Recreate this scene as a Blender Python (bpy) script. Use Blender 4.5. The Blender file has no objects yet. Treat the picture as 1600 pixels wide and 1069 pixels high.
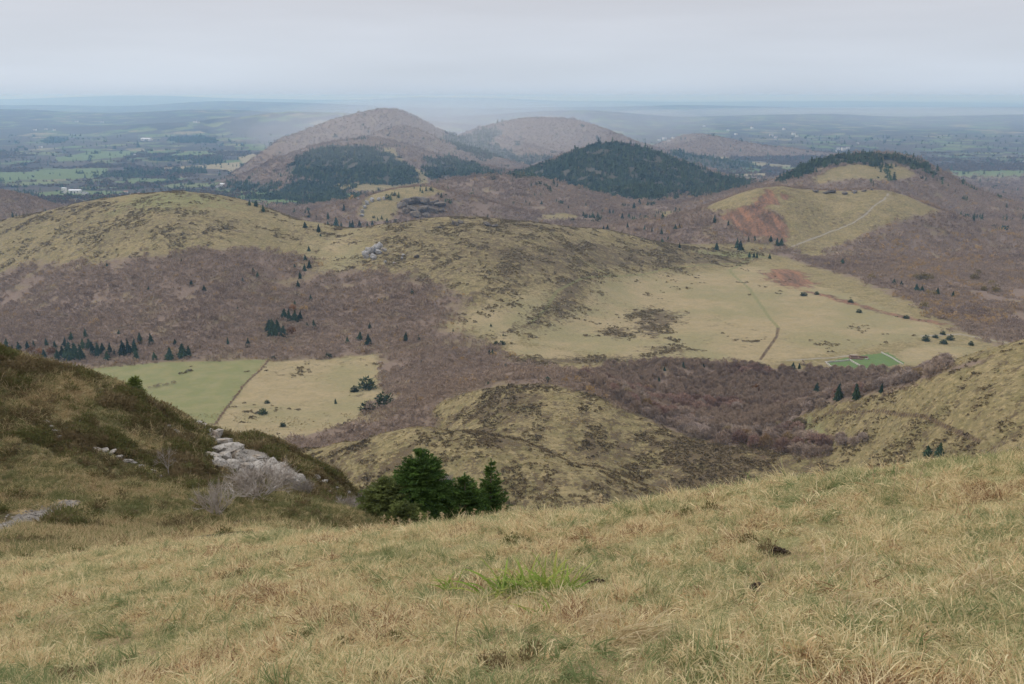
import bpy, bmesh, math, random
import numpy as np
from mathutils import Vector, Matrix

# ------------------------------------------------------------------ camera, sky, sun
SC = bpy.context.scene
F_PX, PITCH = 1443.0, math.radians(14.92)          # focal length in photo pixels (1600 wide), camera tilt
EYE = 500.0                                        # camera height above the datum; terrain is worked out relative to the eye
cam_d = bpy.data.cameras.new('camera')
cam = bpy.data.objects.new('camera', cam_d)
SC.collection.objects.link(cam)
cam_d.sensor_fit = 'HORIZONTAL'
cam_d.sensor_width = 36.0
cam_d.lens = 36.0 * F_PX / 1600.0
cam_d.clip_start, cam_d.clip_end = 0.1, 400000.0
cam.location = (0, 0, EYE)
cam.rotation_euler = (math.pi / 2 - PITCH, 0, 0)
SC.camera = cam

SUN_EL, SUN_AZ = math.radians(38), math.radians(-72)   # azimuth from +Y, clockwise seen from above (sun to the left, behind the cloud deck)
W = bpy.data.worlds.new('World'); SC.world = W; W.use_nodes = True
nt = W.node_tree; nt.nodes.clear()
wo = nt.nodes.new('ShaderNodeOutputWorld'); bg = nt.nodes.new('ShaderNodeBackground')
sky = nt.nodes.new('ShaderNodeTexSky'); sky.sky_type = 'NISHITA'; sky.sun_disc = False
sky.sun_elevation = SUN_EL; sky.sun_rotation = SUN_AZ; sky.altitude = 1300; sky.dust_density = 2.0
tc = nt.nodes.new('ShaderNodeTexCoord')
sep = nt.nodes.new('ShaderNodeSeparateXYZ'); nt.links.new(tc.outputs['Generated'], sep.inputs[0])
# stratus deck: even grey with soft streaks, a touch brighter and bluer low down where the deck thins
mapp = nt.nodes.new('ShaderNodeMapping'); mapp.inputs['Scale'].default_value = (1.6, 1.6, 14.0)
nt.links.new(tc.outputs['Generated'], mapp.inputs[0])
nz = nt.nodes.new('ShaderNodeTexNoise'); nz.inputs['Scale'].default_value = 1.7; nz.inputs['Detail'].default_value = 5
nt.links.new(mapp.outputs[0], nz.inputs['Vector'])
ramp = nt.nodes.new('ShaderNodeValToRGB')
ramp.color_ramp.elements[0].position = 0.0; ramp.color_ramp.elements[0].color = (4.6, 5.5, 6.7, 1)
ramp.color_ramp.elements[1].position = 0.13; ramp.color_ramp.elements[1].color = (5.95, 5.85, 6.2, 1)
e = ramp.color_ramp.elements.new(1.0); e.color = (12.6, 12.9, 13.9, 1)
e = ramp.color_ramp.elements.new(0.013); e.color = (5.4, 6.1, 7.1, 1)
e = ramp.color_ramp.elements.new(0.04); e.color = (5.8, 6.3, 7.15, 1)
nt.links.new(sep.outputs['Z'], ramp.inputs[0])
mr = nt.nodes.new('ShaderNodeMapRange'); mr.inputs['From Min'].default_value = 0.3; mr.inputs['From Max'].default_value = 0.7
mr.inputs['To Min'].default_value = 0.945; mr.inputs['To Max'].default_value = 1.055
nt.links.new(nz.outputs['Fac'], mr.inputs['Value'])
mul = nt.nodes.new('ShaderNodeMix'); mul.data_type = 'RGBA'; mul.blend_type = 'MULTIPLY'; mul.inputs['Factor'].default_value = 1
nt.links.new(ramp.outputs[0], mul.inputs['A']); nt.links.new(mr.outputs[0], mul.inputs['B'])
mixs = nt.nodes.new('ShaderNodeMix'); mixs.data_type = 'RGBA'; mixs.inputs['Factor'].default_value = 0.93
nt.links.new(sky.outputs[0], mixs.inputs['A']); nt.links.new(mul.outputs['Result'], mixs.inputs['B'])
nt.links.new(mixs.outputs['Result'], bg.inputs['Color']); bg.inputs['Strength'].default_value = 0.1
nt.links.new(bg.outputs[0], wo.inputs[0])

sun_d = bpy.data.lights.new('sun', 'SUN'); sun = bpy.data.objects.new('sun', sun_d)
SC.collection.objects.link(sun)
sun_d.energy = 1.5; sun_d.angle = math.radians(14); sun_d.color = (1.0, 0.95, 0.87)
sdir = Vector((math.sin(SUN_AZ) * math.cos(SUN_EL), math.cos(SUN_AZ) * math.cos(SUN_EL), math.sin(SUN_EL)))
sun.rotation_euler = sdir.to_track_quat('Z', 'Y').to_euler()
sun.location = (-50, -50, EYE + 100)

SC.view_settings.view_transform = 'Standard'; SC.view_settings.look = 'None'
SC.view_settings.exposure = 0.12; SC.view_settings.gamma = 1.0
SC.view_settings.use_curve_mapping = False
SC.cycles.use_denoising = True; SC.cycles.adaptive_threshold = 0.02
SC.cycles.max_bounces = 5; SC.cycles.diffuse_bounces = 2; SC.cycles.glossy_bounces = 1
SC.cycles.transmission_bounces = 2; SC.cycles.transparent_max_bounces = 6; SC.cycles.volume_bounces = 2

random.seed(7)
RNG = np.random.default_rng(11)
C = SC.collection
# ------------------------------------------------------------------ terrain: one height function of the map position
CP, SP = math.cos(PITCH), math.sin(PITCH)
def ray(px, py):
    """direction of a photo pixel, scaled so that Y (map distance ahead) is 1 -> (X/Y, Z/Y)"""
    u = (px - 800.0) / F_PX; v = (534.5 - py) / F_PX
    yy = CP + v * SP
    return u / yy, (v * CP - SP) / yy
def at(px, py, Y):
    s, t = ray(px, py)
    return s * Y, Y, t * Y
def smooth(a, b, x):
    t = np.clip((x - a) / (b - a), 0, 1)
    return t * t * (3 - 2 * t)

def _hash(ix, iy, seed):
    n = (ix.astype(np.int64) * 374761393 + iy.astype(np.int64) * 668265263 + seed * 1442695041) & 0x7fffffff
    n = ((n ^ (n >> 13)) * 1274126177) & 0x7fffffff
    n = ((n ^ (n >> 16)) * 2246822519) & 0x7fffffff
    return (n & 0xffffff) / float(0x1000000)
def vnoise(x, y, seed=0):
    ix = np.floor(x); iy = np.floor(y); fx = x - ix; fy = y - iy
    fx = fx * fx * (3 - 2 * fx); fy = fy * fy * (3 - 2 * fy)
    a = _hash(ix, iy, seed); b = _hash(ix + 1, iy, seed); c = _hash(ix, iy + 1, seed); d = _hash(ix + 1, iy + 1, seed)
    return (a + (b - a) * fx) * (1 - fy) + (c + (d - c) * fx) * fy
def fbm(x, y, seed=0, octv=4):
    r = 0; amp = 0.5; tot = 0
    for o in range(octv):
        r = r + amp * (vnoise(x, y, seed + o * 17) - 0.5); tot += amp
        x = x * 2.03 + 13.1; y = y * 2.03 - 7.7; amp *= 0.5
    return r / tot * 2          # about -1..1

# base: the flank falling away below the camera, the plateau, then the plain
BY = np.array([1, 60, 130, 250, 400, 520, 650, 800, 1000, 1300, 1600, 2000, 2500, 3200, 4000, 5000, 6500, 9000, 140000.])
BZ = np.array([-2, -38, -84, -160, -236, -262, -276, -290, -300, -303, -300, -318, -338, -372, -420, -468, -488, -492, -492.])
def base_z(X, Y):
    lz = np.interp(np.log(np.maximum(Y, 1.0)), np.log(BY), BZ)
    big = fbm(X / 900., Y / 900., 3, 3)
    lz = lz + big * np.interp(Y, [500, 1500, 4000, 12000], [0, 3, 8, 16])
    return lz

# hills: crest line through photo points at real map distances, front and back slope, crest rounding, foot blend
# (key, label, crest points (px, py, Y), front slope, back slope, rounding m, blend m, end slope)
HILLS = [
 ('heath_spur', 'near brown and yellow heath spur just behind the young spruces',
  [(470, 722, 560), (560, 702, 535), (640, 691, 520), (740, 685, 515), (800, 694, 510), (860, 712, 500), (930, 745, 480)], .32, .50, 30, 7, .5),
 ('heath_mound', 'brown and yellow patchy heath mound below the bare thicket',
  [(620, 655, 800), (690, 630, 760), (760, 610, 735), (850, 604, 720), (940, 622, 705), (1000, 652, 690), (1080, 684, 660), (1200, 702, 620), (1310, 711, 585), (1400, 722, 560)], .25, .30, 40, 8, .5),
 ('grassy_shoulder', 'olive grassy hillside with dark heath tufts at the right edge',
  [(1215, 662, 700), (1250, 650, 680), (1310, 628, 640), (1400, 609, 590), (1470, 580, 560), (1563, 549, 540), (1700, 510, 520), (1800, 490, 510)], .30, .42, 25, 6, .55),
 ('grassy_hill', 'broad rounded grassy hill with purple lower slope at the left',
  [(-200, 420, 1800), (-60, 365, 1780), (37, 336, 1750), (150, 314, 1720), (230, 302, 1700), (280, 299, 1690), (330, 305, 1680), (400, 323, 1660), (455, 345, 1640), (500, 368, 1620)], .235, .26, 90, 16, .3),
 ('saddle_hill', 'long olive grassy hill with a grey rock outcrop and footpaths',
  [(480, 372, 1620), (530, 366, 1610), (600, 352, 1600), (680, 342, 1590), (740, 342, 1590), (840, 350, 1600), (920, 362, 1640), (1000, 377, 1690), (1090, 389, 1750), (1180, 397, 1800)], .20, .30, 80, 14, .2),
 ('rocky_knoll', 'small grassy knoll with grey crags behind the saddle',
  [(520, 325, 2450), (570, 308, 2500), (620, 294, 2550), (660, 291, 2560), (700, 297, 2560), (740, 310, 2560)], .38, .35, 50, 14, .35),
 ('wooded_rise', 'low purple wooded rise in the middle distance',
  [(640, 300, 3050), (700, 283, 3100), (760, 276, 3120), (830, 279, 3100), (890, 292, 3050), (960, 312, 3000), (1020, 325, 2950)], .17, .28, 90, 16, .2),
 ('scar_hill', 'grassy cone with bare red scar and pale zigzag path',
  [(1000, 352, 2060), (1060, 336, 2080), (1110, 318, 2100), (1160, 300, 2110), (1205, 287, 2110), (1235, 291, 2115), (1262, 298, 2125), (1320, 299, 2140), (1386, 294, 2120), (1420, 308, 2100), (1470, 329, 2080), (1520, 347, 2060), (1600, 378, 2000), (1720, 410, 1900)], .40, .45, 45, 16, .25),
 ('crater_hill', 'broad dark-topped volcanic hill with a tan clearing behind the red scar',
  [(1180, 300, 2900), (1220, 277, 2950), (1260, 257, 3000), (1310, 244, 3040), (1370, 240, 3060), (1420, 244, 3060), (1465, 262, 3040), (1510, 290, 3000), (1563, 312, 2900), (1650, 345, 2700), (1760, 380, 2500)], .33, .4, 100, 20, .25),
 ('dark_rise', 'dark purple hill cut by the left picture edge behind the grassy hill',
  [(-160, 300, 2600), (-40, 290, 2600), (37, 303, 2600), (70, 314, 2600), (110, 330, 2600)], .3, .3, 60, 14, .3),
 ('conifer_dome', 'dark dome-shaped conifer hill in the middle distance',
  [(790, 282, 4000), (850, 257, 4100), (900, 235, 4150), (950, 225, 4200), (985, 226, 4200), (1030, 241, 4150), (1090, 262, 4050), (1150, 279, 3950), (1210, 292, 3800)], .27, .3, 130, 24, .2),
 ('conifer_foothill', 'little half-wooded foothill in front of the dark conifer dome',
  [(940, 305, 3350), (985, 291, 3400), (1010, 290, 3400), (1050, 301, 3380), (1080, 312, 3350)], .25, .3, 40, 12, .25),
 ('conifer_ridge', 'hazy conifer-clad hill below the tall central peak',
  [(425, 256, 4720), (455, 240, 4750), (500, 225, 4800), (540, 219, 4800), (575, 215, 4800), (620, 222, 4750), (680, 242, 4600), (740, 257, 4500), (800, 270, 4400)], .23, .3, 110, 24, .5),
 ('knob_hill', 'low pointed knob just under the tall central peak',
  [(570, 220, 5200), (600, 202, 5250), (627, 194, 5250), (650, 200, 5250), (690, 220, 5200), (730, 232, 5100)], .4, .4, 50, 20, .3),
 ('central_peak', 'tallest purple cone against the horizon, veiled by mist',
  [(440, 219, 5680), (475, 204, 5720), (520, 187, 5800), (570, 175, 5850), (610, 168, 5900), (640, 177, 5900), (680, 199, 5900), (720, 221, 5800)], .42, .45, 110, 22, .7),
 ('misty_saddle', 'low dark wooded saddle between the two tall hills',
  [(650, 224, 6000), (720, 214, 6200), (780, 216, 6200), (850, 236, 5800), (900, 250, 5600)], .2, .3, 120, 26, .2),
 ('flat_top_hill', 'broad flat-topped purple hill against the horizon',
  [(690, 222, 6600), (750, 199, 6700), (800, 188, 6800), (850, 183, 6800), (905, 188, 6800), (950, 204, 6700), (1000, 224, 6600), (1050, 240, 6400)], .26, .35, 150, 28, .2),
 ('far_low_hill', 'low hazy purple hill on the plain beyond the conifer dome',
  [(1000, 238, 8200), (1050, 216, 8300), (1085, 208, 8400), (1120, 212, 8400), (1180, 226, 8200), (1250, 234, 8000), (1300, 244, 7800)], .22, .3, 120, 26, .15),
 ('far_plateau', 'blue wooded ridge on the plain left of the tall peak',
  [(300, 190, 13500), (380, 181, 14000), (440, 175, 14200), (520, 174, 14000), (600, 180, 13800), (700, 192, 13500)], .12, .2, 300, 30, .05),
 ('haze_ridge', 'pale blue hazy slope near the right edge of the plain',
  [(1280, 226, 9500), (1380, 222, 10000), (1480, 230, 9800), (1563, 236, 9600), (1700, 232, 9500)], .1, .2, 300, 30, .05),
]
def ridge(y0, Y, amp, seed, x0=-700, x1=2300, tilt=0):
    xs = np.linspace(x0, x1, 60)
    n = fbm(xs / 180., xs * 0 + seed, seed, 4)
    return [(float(x), float(y0 - amp * k + tilt * (x - 800) / 800), Y) for x, k in zip(xs, n)]
HILLS += [
 ('horizon_upland', 'faint blue upland along the whole horizon', ridge(157, 60000, 10.0, 5, tilt=4), .03, .05, 1500, 60, .01),
 ('far_upland', 'pale blue rolling upland far beyond the plain', ridge(165, 33000, 12.0, 9, tilt=5), .03, .05, 900, 60, .01),
 ('middle_upland', 'hazy blue rolling country beyond the plain', ridge(178, 20000, 12.0, 13, tilt=6), .035, .06, 600, 40, .01),
]
HP = []
for key, lab, pts, fs, bs, rw, kb, es in HILLS:
    S, YC, ZC = [], [], []
    for (px, py, Y) in pts:
        s, t = ray(px, py); S.append(s); YC.append(Y); ZC.append(t * Y)
    S = np.array(S); sd = np.linspace(S[0], S[-1], 160)
    sg = max(.008, min(.02, (S[-1] - S[0]) * .035)); wgt = np.exp(-.5 * ((sd[:, None] - sd[None]) / sg) ** 2); wgt /= wgt.sum(1, keepdims=True)
    def sm(v):
        v = np.interp(sd, S, v); lin = v[0] + (v[-1] - v[0]) * (sd - sd[0]) / (sd[-1] - sd[0])
        return wgt @ (v - lin) + lin
    HP.append((key, sd, sm(np.array(YC, float)), sm(np.array(ZC)), fs, bs, rw, kb, es))
HIDX = {h[0]: i for i, h in enumerate(HILLS)}

def hill_z(h, s, X, Y):
    key, S, YC, ZC, fs, bs, rw, kb, es = h
    sc = np.clip(s, S[0], S[-1])
    yc = np.interp(sc, S, YC); zc = np.interp(sc, S, ZC)
    over = np.abs(s - sc) * yc
    L = float(yc.mean())
    # crest wander: the crest is not a circle round the viewer
    yc = yc + fbm(X / (L * .12) , Y * 0 + 3.3, HIDX[key] + 40, 3) * rw * .8
    t = Y - yc
    sl = np.where(t < 0, fs, bs)
    drop = sl * (np.sqrt(t * t + rw * rw) - rw)
    # flutes and gullies growing down the slope
    g = fbm(X / (rw * 2.4), Y / (rw * 6.0), HIDX[key] + 70, 3)
    drop = drop * (1 + .16 * g * smooth(0, rw * 1.5, np.abs(t)))
    return zc - drop - over * es

# ground close to the camera: thin-plate spline through points read from the photo
OFF, SLOPE, CROSS = 10.0, .357, .14                # the near slope falls SLOPE ahead and rises CROSS to the right
_cp = []
def _pt(s, Y, q):
    """ground lies q * Y + 1.65 below the eye at map position (s * Y, Y); kept as the departure from the even slope"""
    X = s * Y; _cp.append((X / (Y + OFF), math.log(Y + OFF), (-q * Y + SLOPE * Y - CROSS * X) / (Y + OFF)))
def _px(px, py, Y, dz=0.0):
    s, t = ray(px, py); _pt(s, Y, (-t * Y - 1.65 - dz) / Y)
for X_ in (-16, -9, -4, 0, 4, 9, 16):
    for Y_ in (-6.0, -2.0, 2.0, 5.0):
        _cp.append((X_ / (Y_ + OFF), math.log(Y_ + OFF), 0.0))
for s_ in (-.8, -.5, -.25, 0, .25, .5, .8):
    for Y_ in (1.2, 2.6, 5.0, 8.0):
        _pt(s_, Y_, SLOPE - CROSS * s_)
EDGE = [(-120, 878, 15), (37, 866, 15), (200, 850, 15), (350, 836, 15), (480, 823, 14.6), (560, 818, 14.2), (640, 815, 14.0), (780, 808, 13.6), (880, 797, 13.4), (950, 790, 13.2),
        (1100, 768, 13), (1200, 752, 12.8), (1300, 738, 12.6), (1400, 722, 12.4), (1500, 710, 12.2), (1563, 702, 12.1), (1700, 685, 12)]
for (px, py, Y_) in EDGE:
    _px(px, py, Y_)
    s_, t_ = ray(px, py)
    if px >= 500:
        _pt(s_, Y_ * 1.35, -t_ + .03); _pt(s_, Y_ * 2.2, -t_ + .09); _pt(s_, Y_ * 4, -t_ + .14); _pt(s_, 110, max(.60, -t_ + .15)); _pt(s_, 160, .64)
    else:
        _px(px, py - 6, 19)
for (px, py, Y_) in [(-120, 830, 28), (40, 830, 25), (40, 800, 33), (150, 835, 25), (150, 800, 34), (300, 832, 26), (300, 803, 35), (450, 815, 27), (450, 796, 37), (540, 812, 36),
        (-120, 690, 40), (40, 700, 41), (40, 620, 46), (150, 700, 43), (150, 640, 47), (240, 720, 44), (330, 750, 44), (330, 700, 51), (400, 765, 45), (480, 775, 49), (540, 795, 55)]:
    _px(px, py, Y_)
SPUR = [(-220, 480, 48), (-100, 515, 48.5), (37, 560, 50), (100, 580, 50.5), (150, 591, 51), (200, 606, 52), (240, 626, 53), (280, 650, 54), (320, 666, 55), (370, 691, 56.5), (430, 716, 58), (480, 736, 60), (540, 762, 63), (580, 790, 66), (620, 826, 69)]
for (px, py, Y_) in SPUR:
    _px(px, py, Y_)
    s_, t_ = ray(px, py)
    if px in (-220, -100, 37, 150, 240, 320, 430, 540, 620):
        _pt(s_, Y_ * 1.3, -t_ + .13); _pt(s_, Y_ * 1.8, max(.5, -t_ + .2)); _pt(s_, 160, .64)
_cp = np.array(_cp); _SC = np.array([2.0, 2.0])
def _tps(r2): return 0.5 * r2 * np.log(r2 + 1e-12)
_P = _cp[:, :2] * _SC; _n = len(_P)
_K = _tps(((_P[:, None] - _P[None]) ** 2).sum(-1)) + np.eye(_n) * 2e-3
_A = np.zeros((_n + 3, _n + 3)); _A[:_n, :_n] = _K; _A[:_n, _n] = 1; _A[:_n, _n + 1:] = _P; _A[_n, :_n] = 1; _A[_n + 1:, :_n] = _P.T
_W = np.linalg.solve(_A, np.concatenate([_cp[:, 2], np.zeros(3)]))
def near_z(s, X, Y):
    sh = s.shape; q = np.stack([(X / (Y + OFF)).ravel(), np.log(Y + OFF).ravel()], -1) * _SC
    out = np.zeros(len(q))
    for a in range(0, len(q), 20000):
        b = q[a:a + 20000]
        out[a:a + 20000] = _tps(((b[:, None] - _P[None]) ** 2).sum(-1)) @ _W[:_n] + _W[_n] + b @ _W[_n + 1:]
    z = -1.65 - SLOPE * Y + CROSS * X + out.reshape(sh) * (Y + OFF) - .17 * smooth(5, 13, Y)      # the turf stands this much above the soil
    # hummocks
    k = smooth(17, 34, Y)
    z = z + .09 * fbm(X / 1.3, Y / 1.3, 21, 3) * (1 - k) + k * (.5 * fbm(X / 4.5, Y / 4.5, 22, 3) + .25 * np.abs(fbm(X / 1.4, Y / 1.4, 23, 2)))
    return z

def height(X, Y, ids=False):
    """terrain height relative to the eye at map positions X, Y (arrays); optionally which hill it belongs to"""
    X = np.asarray(X, float); Y = np.asarray(Y, float)
    s = X / np.maximum(Y, 1.0)
    shp = X.shape; X = X.ravel(); Y = Y.ravel(); s = s.ravel()
    z = base_z(X, Y)
    who = np.full(z.shape, -1); best = z.copy()
    far = Y > 300
    if far.any():
        xs, ys, ss = X[far], Y[far], s[far]
        zf = z[far]; wf = who[far]; bf = best[far]
        for i, h in enumerate(HP):
            lo, hi = h[2].min() * .45, h[2].max() * 2.2
            m = (ys > lo) & (ys < hi)
            if not m.any(): continue
            hz = hill_z(h, ss[m], xs[m], ys[m]); k = h[7]
            cur = zf[m]
            d = np.clip((hz - cur) / k, -30, 30)
            zf[m] = cur + k * np.log1p(np.exp(d)) - k * .0
            b2 = bf[m]; w2 = wf[m]; w2[hz > b2] = i; bf[m] = np.maximum(b2, hz); wf[m] = w2
        rough = np.interp(ys, [300, 700, 2000, 6000], [1.2, 1.6, 3.0, 6.0])
        zf = zf + rough * fbm(xs / 60., ys / 60., 31, 3) * smooth(300, 500, ys)
        z[far] = zf; who[far] = wf
    nr = Y < 160
    if nr.any():
        zn = near_z(s[nr], X[nr], Y[nr])
        w = smooth(math.log(95), math.log(155), np.log(np.maximum(Y[nr], 1.0)))
        z[nr] = zn * (1 - w) + z[nr] * w
    z = z.reshape(shp)
    return (z, who.reshape(shp)) if ids else z

# ------------------------------------------------------------------ terrain mesh
def rows():
    r = []
    for a, b, n in ((-5.0, 17, 130), (17, 75, 150), (75, 420, 60), (420, 900, 190), (900, 2250, 330), (2250, 9000, 190), (9000, 140000, 70)):
        r.append(np.exp(np.linspace(math.log(a + OFF), math.log(b + OFF), n, endpoint=False)) - OFF)
    return np.concatenate(r + [np.array([140000.])])
RY = rows(); RS = np.linspace(-.80, .80, 620)
GX = RS[None, :] * (RY[:, None] + OFF); GY = np.repeat(RY[:, None], len(RS), 1)
GZ, GW = height(GX, GY, True)
def look(X, Y):
    """height of the finished terrain mesh (relative to the eye) at map positions"""
    X = np.asarray(X, float); Y = np.asarray(Y, float); nr_, nc_ = GZ.shape
    i = np.clip(np.searchsorted(RY, Y) - 1, 0, nr_ - 2); a = np.clip((Y - RY[i]) / (RY[i + 1] - RY[i]), 0, 1)
    c = np.clip((X / (Y + OFF) - RS[0]) / (RS[1] - RS[0]), 0, nc_ - 1.001); j = c.astype(int); b = c - j
    return (GZ[i, j] * (1 - b) + GZ[i, j + 1] * b) * (1 - a) + (GZ[i + 1, j] * (1 - b) + GZ[i + 1, j + 1] * b) * a
def hit(px, py, Y0=2.0, Y1=60000.0, n=400):
    """where the view ray of a photo pixel meets the terrain, searched between map distances Y0 and Y1"""
    s, t = ray(px, py)
    for rep in range(2):
        Ys = np.exp(np.linspace(math.log(Y0), math.log(Y1), n))
        d = t * Ys - look(s * Ys, Ys)
        k = np.where((d[:-1] > 0) & (d[1:] <= 0))[0]
        if len(k):
            i = k[0]; f = d[i] / (d[i] - d[i + 1]); Y = Ys[i] + (Ys[i + 1] - Ys[i]) * f
            if rep == 0: Y0, Y1, n = Ys[i], Ys[i + 1], 9
        else:
            Y = Ys[np.argmin(np.abs(d))]
            break
    return s * Y, Y
def ground(X, Y):
    return float(look(np.array([X]), np.array([Y]))[0]) + EYE
# ------------------------------------------------------------------ helpers for objects and materials
def tag(o, label=None, cat=None, group=None, kind=None):
    if label: o['label'] = label
    if cat: o['category'] = cat
    if group: o['group'] = group
    if kind: o['kind'] = kind
    return o
def mesh_from(name, V, Fc, smooth_=False):
    me = bpy.data.meshes.new(name)
    me.from_pydata([tuple(v) for v in V], [], [tuple(f) for f in Fc])
    if smooth_: me.polygons.foreach_set('use_smooth', [True] * len(me.polygons))
    me.update()
    return me
def link(name, me, mat=None, parent=None):
    o = bpy.data.objects.new(name, me); C.objects.link(o)
    if mat is not None and me is not None and not me.materials: me.materials.append(mat)
    if parent is not None: o.parent = parent
    return o
def empty(name, loc=(0, 0, 0), rz=0.0, sc=1.0):
    o = bpy.data.objects.new(name, None); C.objects.link(o); o.empty_display_size = .2
    o.location = loc; o.rotation_euler = (0, 0, rz); o.scale = (sc, sc, sc)
    return o

class NT:
    """small wrapper to write node trees compactly"""
    def __init__(s, name):
        s.m = bpy.data.materials.new(name); s.m.use_nodes = True; s.t = s.m.node_tree; s.t.nodes.clear()
        s.out = s.n('ShaderNodeOutputMaterial')
    def n(s, ty, **kw):
        nd = s.t.nodes.new(ty)
        for k, v in kw.items(): setattr(nd, k, v)
        return nd
    def l(s, a, b): s.t.links.new(a, b)
    def val(s, sock, v):
        if isinstance(v, (int, float)): sock.default_value = v
        elif isinstance(v, (tuple, list)):
            sock.default_value = tuple(v) + ((1,) if len(v) == 3 and len(sock.default_value) == 4 else ())
        else: s.l(v, sock)
    def pos(s):
        return s.n('ShaderNodeNewGeometry').outputs['Position']
    def noise(s, scale, detail=3, rough=.55, vec=None, stretch=None, dist=0):
        v = vec if vec is not None else s.pos()
        if stretch:
            mp = s.n('ShaderNodeMapping'); mp.inputs['Scale'].default_value = stretch; s.l(v, mp.inputs[0]); v = mp.outputs[0]
        nd = s.n('ShaderNodeTexNoise'); s.l(v, nd.inputs['Vector'])
        nd.inputs['Scale'].default_value = scale; nd.inputs['Detail'].default_value = detail; nd.inputs['Roughness'].default_value = rough; nd.inputs['Distortion'].default_value = dist
        return nd.outputs['Fac']
    def attr(s, name, kind='GEOMETRY'):
        nd = s.n('ShaderNodeAttribute', attribute_name=name, attribute_type=kind); return nd
    def math(s, op, a, b=0.0, c=None):
        nd = s.n('ShaderNodeMath', operation=op); s.val(nd.inputs[0], a); s.val(nd.inputs[1], b)
        if c is not None: s.val(nd.inputs[2], c)
        return nd.outputs[0]
    def ss(s, x, a, b):
        nd = s.n('ShaderNodeMapRange', interpolation_type='SMOOTHSTEP'); s.val(nd.inputs['Value'], x)
        nd.inputs['From Min'].default_value = a; nd.inputs['From Max'].default_value = b
        return nd.outputs[0]
    def mix(s, f, a, b, mode='MIX'):
        nd = s.n('ShaderNodeMix', data_type='RGBA', blend_type=mode); s.val(nd.inputs['Factor'], f); s.val(nd.inputs['A'], a); s.val(nd.inputs['B'], b)
        return nd.outputs['Result']
    def bump(s, h, strength, dist):
        nd = s.n('ShaderNodeBump'); nd.inputs['Strength'].default_value = strength; nd.inputs['Distance'].default_value = dist; s.l(h, nd.inputs['Height'])
        return nd.outputs[0]
    def done(s, col, rough=.9, normal=None, trans=None, spec=.15):
        p = s.n('ShaderNodeBsdfPrincipled'); s.val(p.inputs['Base Color'], col); s.val(p.inputs['Roughness'], rough); p.inputs['Specular IOR Level'].default_value = spec
        if normal is not None: s.l(normal, p.inputs['Normal'])
        o = p.outputs[0]
        if trans:
            tr = s.n('ShaderNodeBsdfTranslucent'); s.val(tr.inputs['Color'], col)
            mx = s.n('ShaderNodeMixShader'); mx.inputs[0].default_value = trans; s.l(o, mx.inputs[1]); s.l(tr.outputs[0], mx.inputs[2]); o = mx.outputs[0]
        s.l(o, s.out.inputs['Surface'])
        return s.m

# ------------------------------------------------------------------ land cover: outlines on the map
def poly(pts, Y0, Y1):
    """photo outline -> map outline on the terrain between two map distances"""
    return np.array([hit(x, y, Y0, Y1) for x, y in pts])
def sdf(P, X, Y):
    """signed distance in metres to a map outline, positive inside"""
    d2 = np.full(X.shape, 1e18); inside = np.zeros(X.shape, bool)
    n = len(P)
    for i in range(n):
        ax, ay = P[i]; bx, by = P[(i + 1) % n]
        ex, ey = bx - ax, by - ay
        t = np.clip(((X - ax) * ex + (Y - ay) * ey) / max(ex * ex + ey * ey, 1e-9), 0, 1)
        d2 = np.minimum(d2, (X - ax - t * ex) ** 2 + (Y - ay - t * ey) ** 2)
        c = ((ay > Y) != (by > Y)) & (X < (bx - ax) * (Y - ay) / (by - ay + 1e-12) + ax)
        inside ^= c
    return np.where(inside, 1, -1) * np.sqrt(d2)
def lined(P, X, Y):
    d2 = np.full(X.shape, 1e18)
    for i in range(len(P) - 1):
        ax, ay = P[i]; bx, by = P[i + 1]; ex, ey = bx - ax, by - ay
        t = np.clip(((X - ax) * ex + (Y - ay) * ey) / max(ex * ex + ey * ey, 1e-9), 0, 1)
        d2 = np.minimum(d2, (X - ax - t * ex) ** 2 + (Y - ay - t * ey) ** 2)
    return np.sqrt(d2)

Z4 = lambda pts: [(1100 + .29375 * x, 200 + .29375 * y) for x, y in pts]      # outlines read in an enlarged crop
Z2 = lambda pts: [(380 + .33125 * x, 140 + .33125 * y) for x, y in pts]
Z1 = lambda pts: [(30 + .33125 * x, 130 + .33125 * y) for x, y in pts]
Z3 = lambda pts: [(800 + .33125 * x, 140 + .33125 * y) for x, y in pts]
Z7 = lambda pts: [(800 + .33125 * x, 400 + .33125 * y) for x, y in pts]
POLY = {}
# purple thicket round the meadows
POLY['wood'] = [
 poly([(-250, 440), (37, 414), (150, 413), (260, 402), (320, 390), (400, 388), (480, 402), (490, 428), (560, 420), (620, 427), (690, 448), (730, 470), (705, 492), (685, 512), (735, 528), (775, 545), (800, 562), (900, 579), (1000, 574),
       (1090, 567), (1180, 574), (1290, 579), (1420, 581), (1490, 569), (1530, 556), (1570, 548), (1540, 575), (1450, 600), (1400, 618), (1300, 640), (1246, 660), (1290, 695), (1400, 727), (1310, 716), (1200, 708), (1080, 690), (1000, 657), (940, 628), (860, 606),
       (760, 612), (690, 632), (760, 680), (740, 686), (640, 693), (490, 722), (430, 690), (560, 655), (598, 612), (589, 554), (400, 562), (125, 576), (60, 575), (-250, 590)], 500, 1720),
 poly([(1205, 396), (1230, 402), (1262, 414), (1300, 424), (1340, 436), (1400, 462), (1440, 478), (1482, 502), (1500, 520), (1563, 540), (1750, 580), (1750, 380), (1540, 362), (1490, 335), (1450, 338), (1400, 348), (1350, 365), (1335, 374), (1300, 386), (1285, 402), (1255, 402), (1240, 388), (1210, 384)], 1000, 2300),
]
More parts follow.
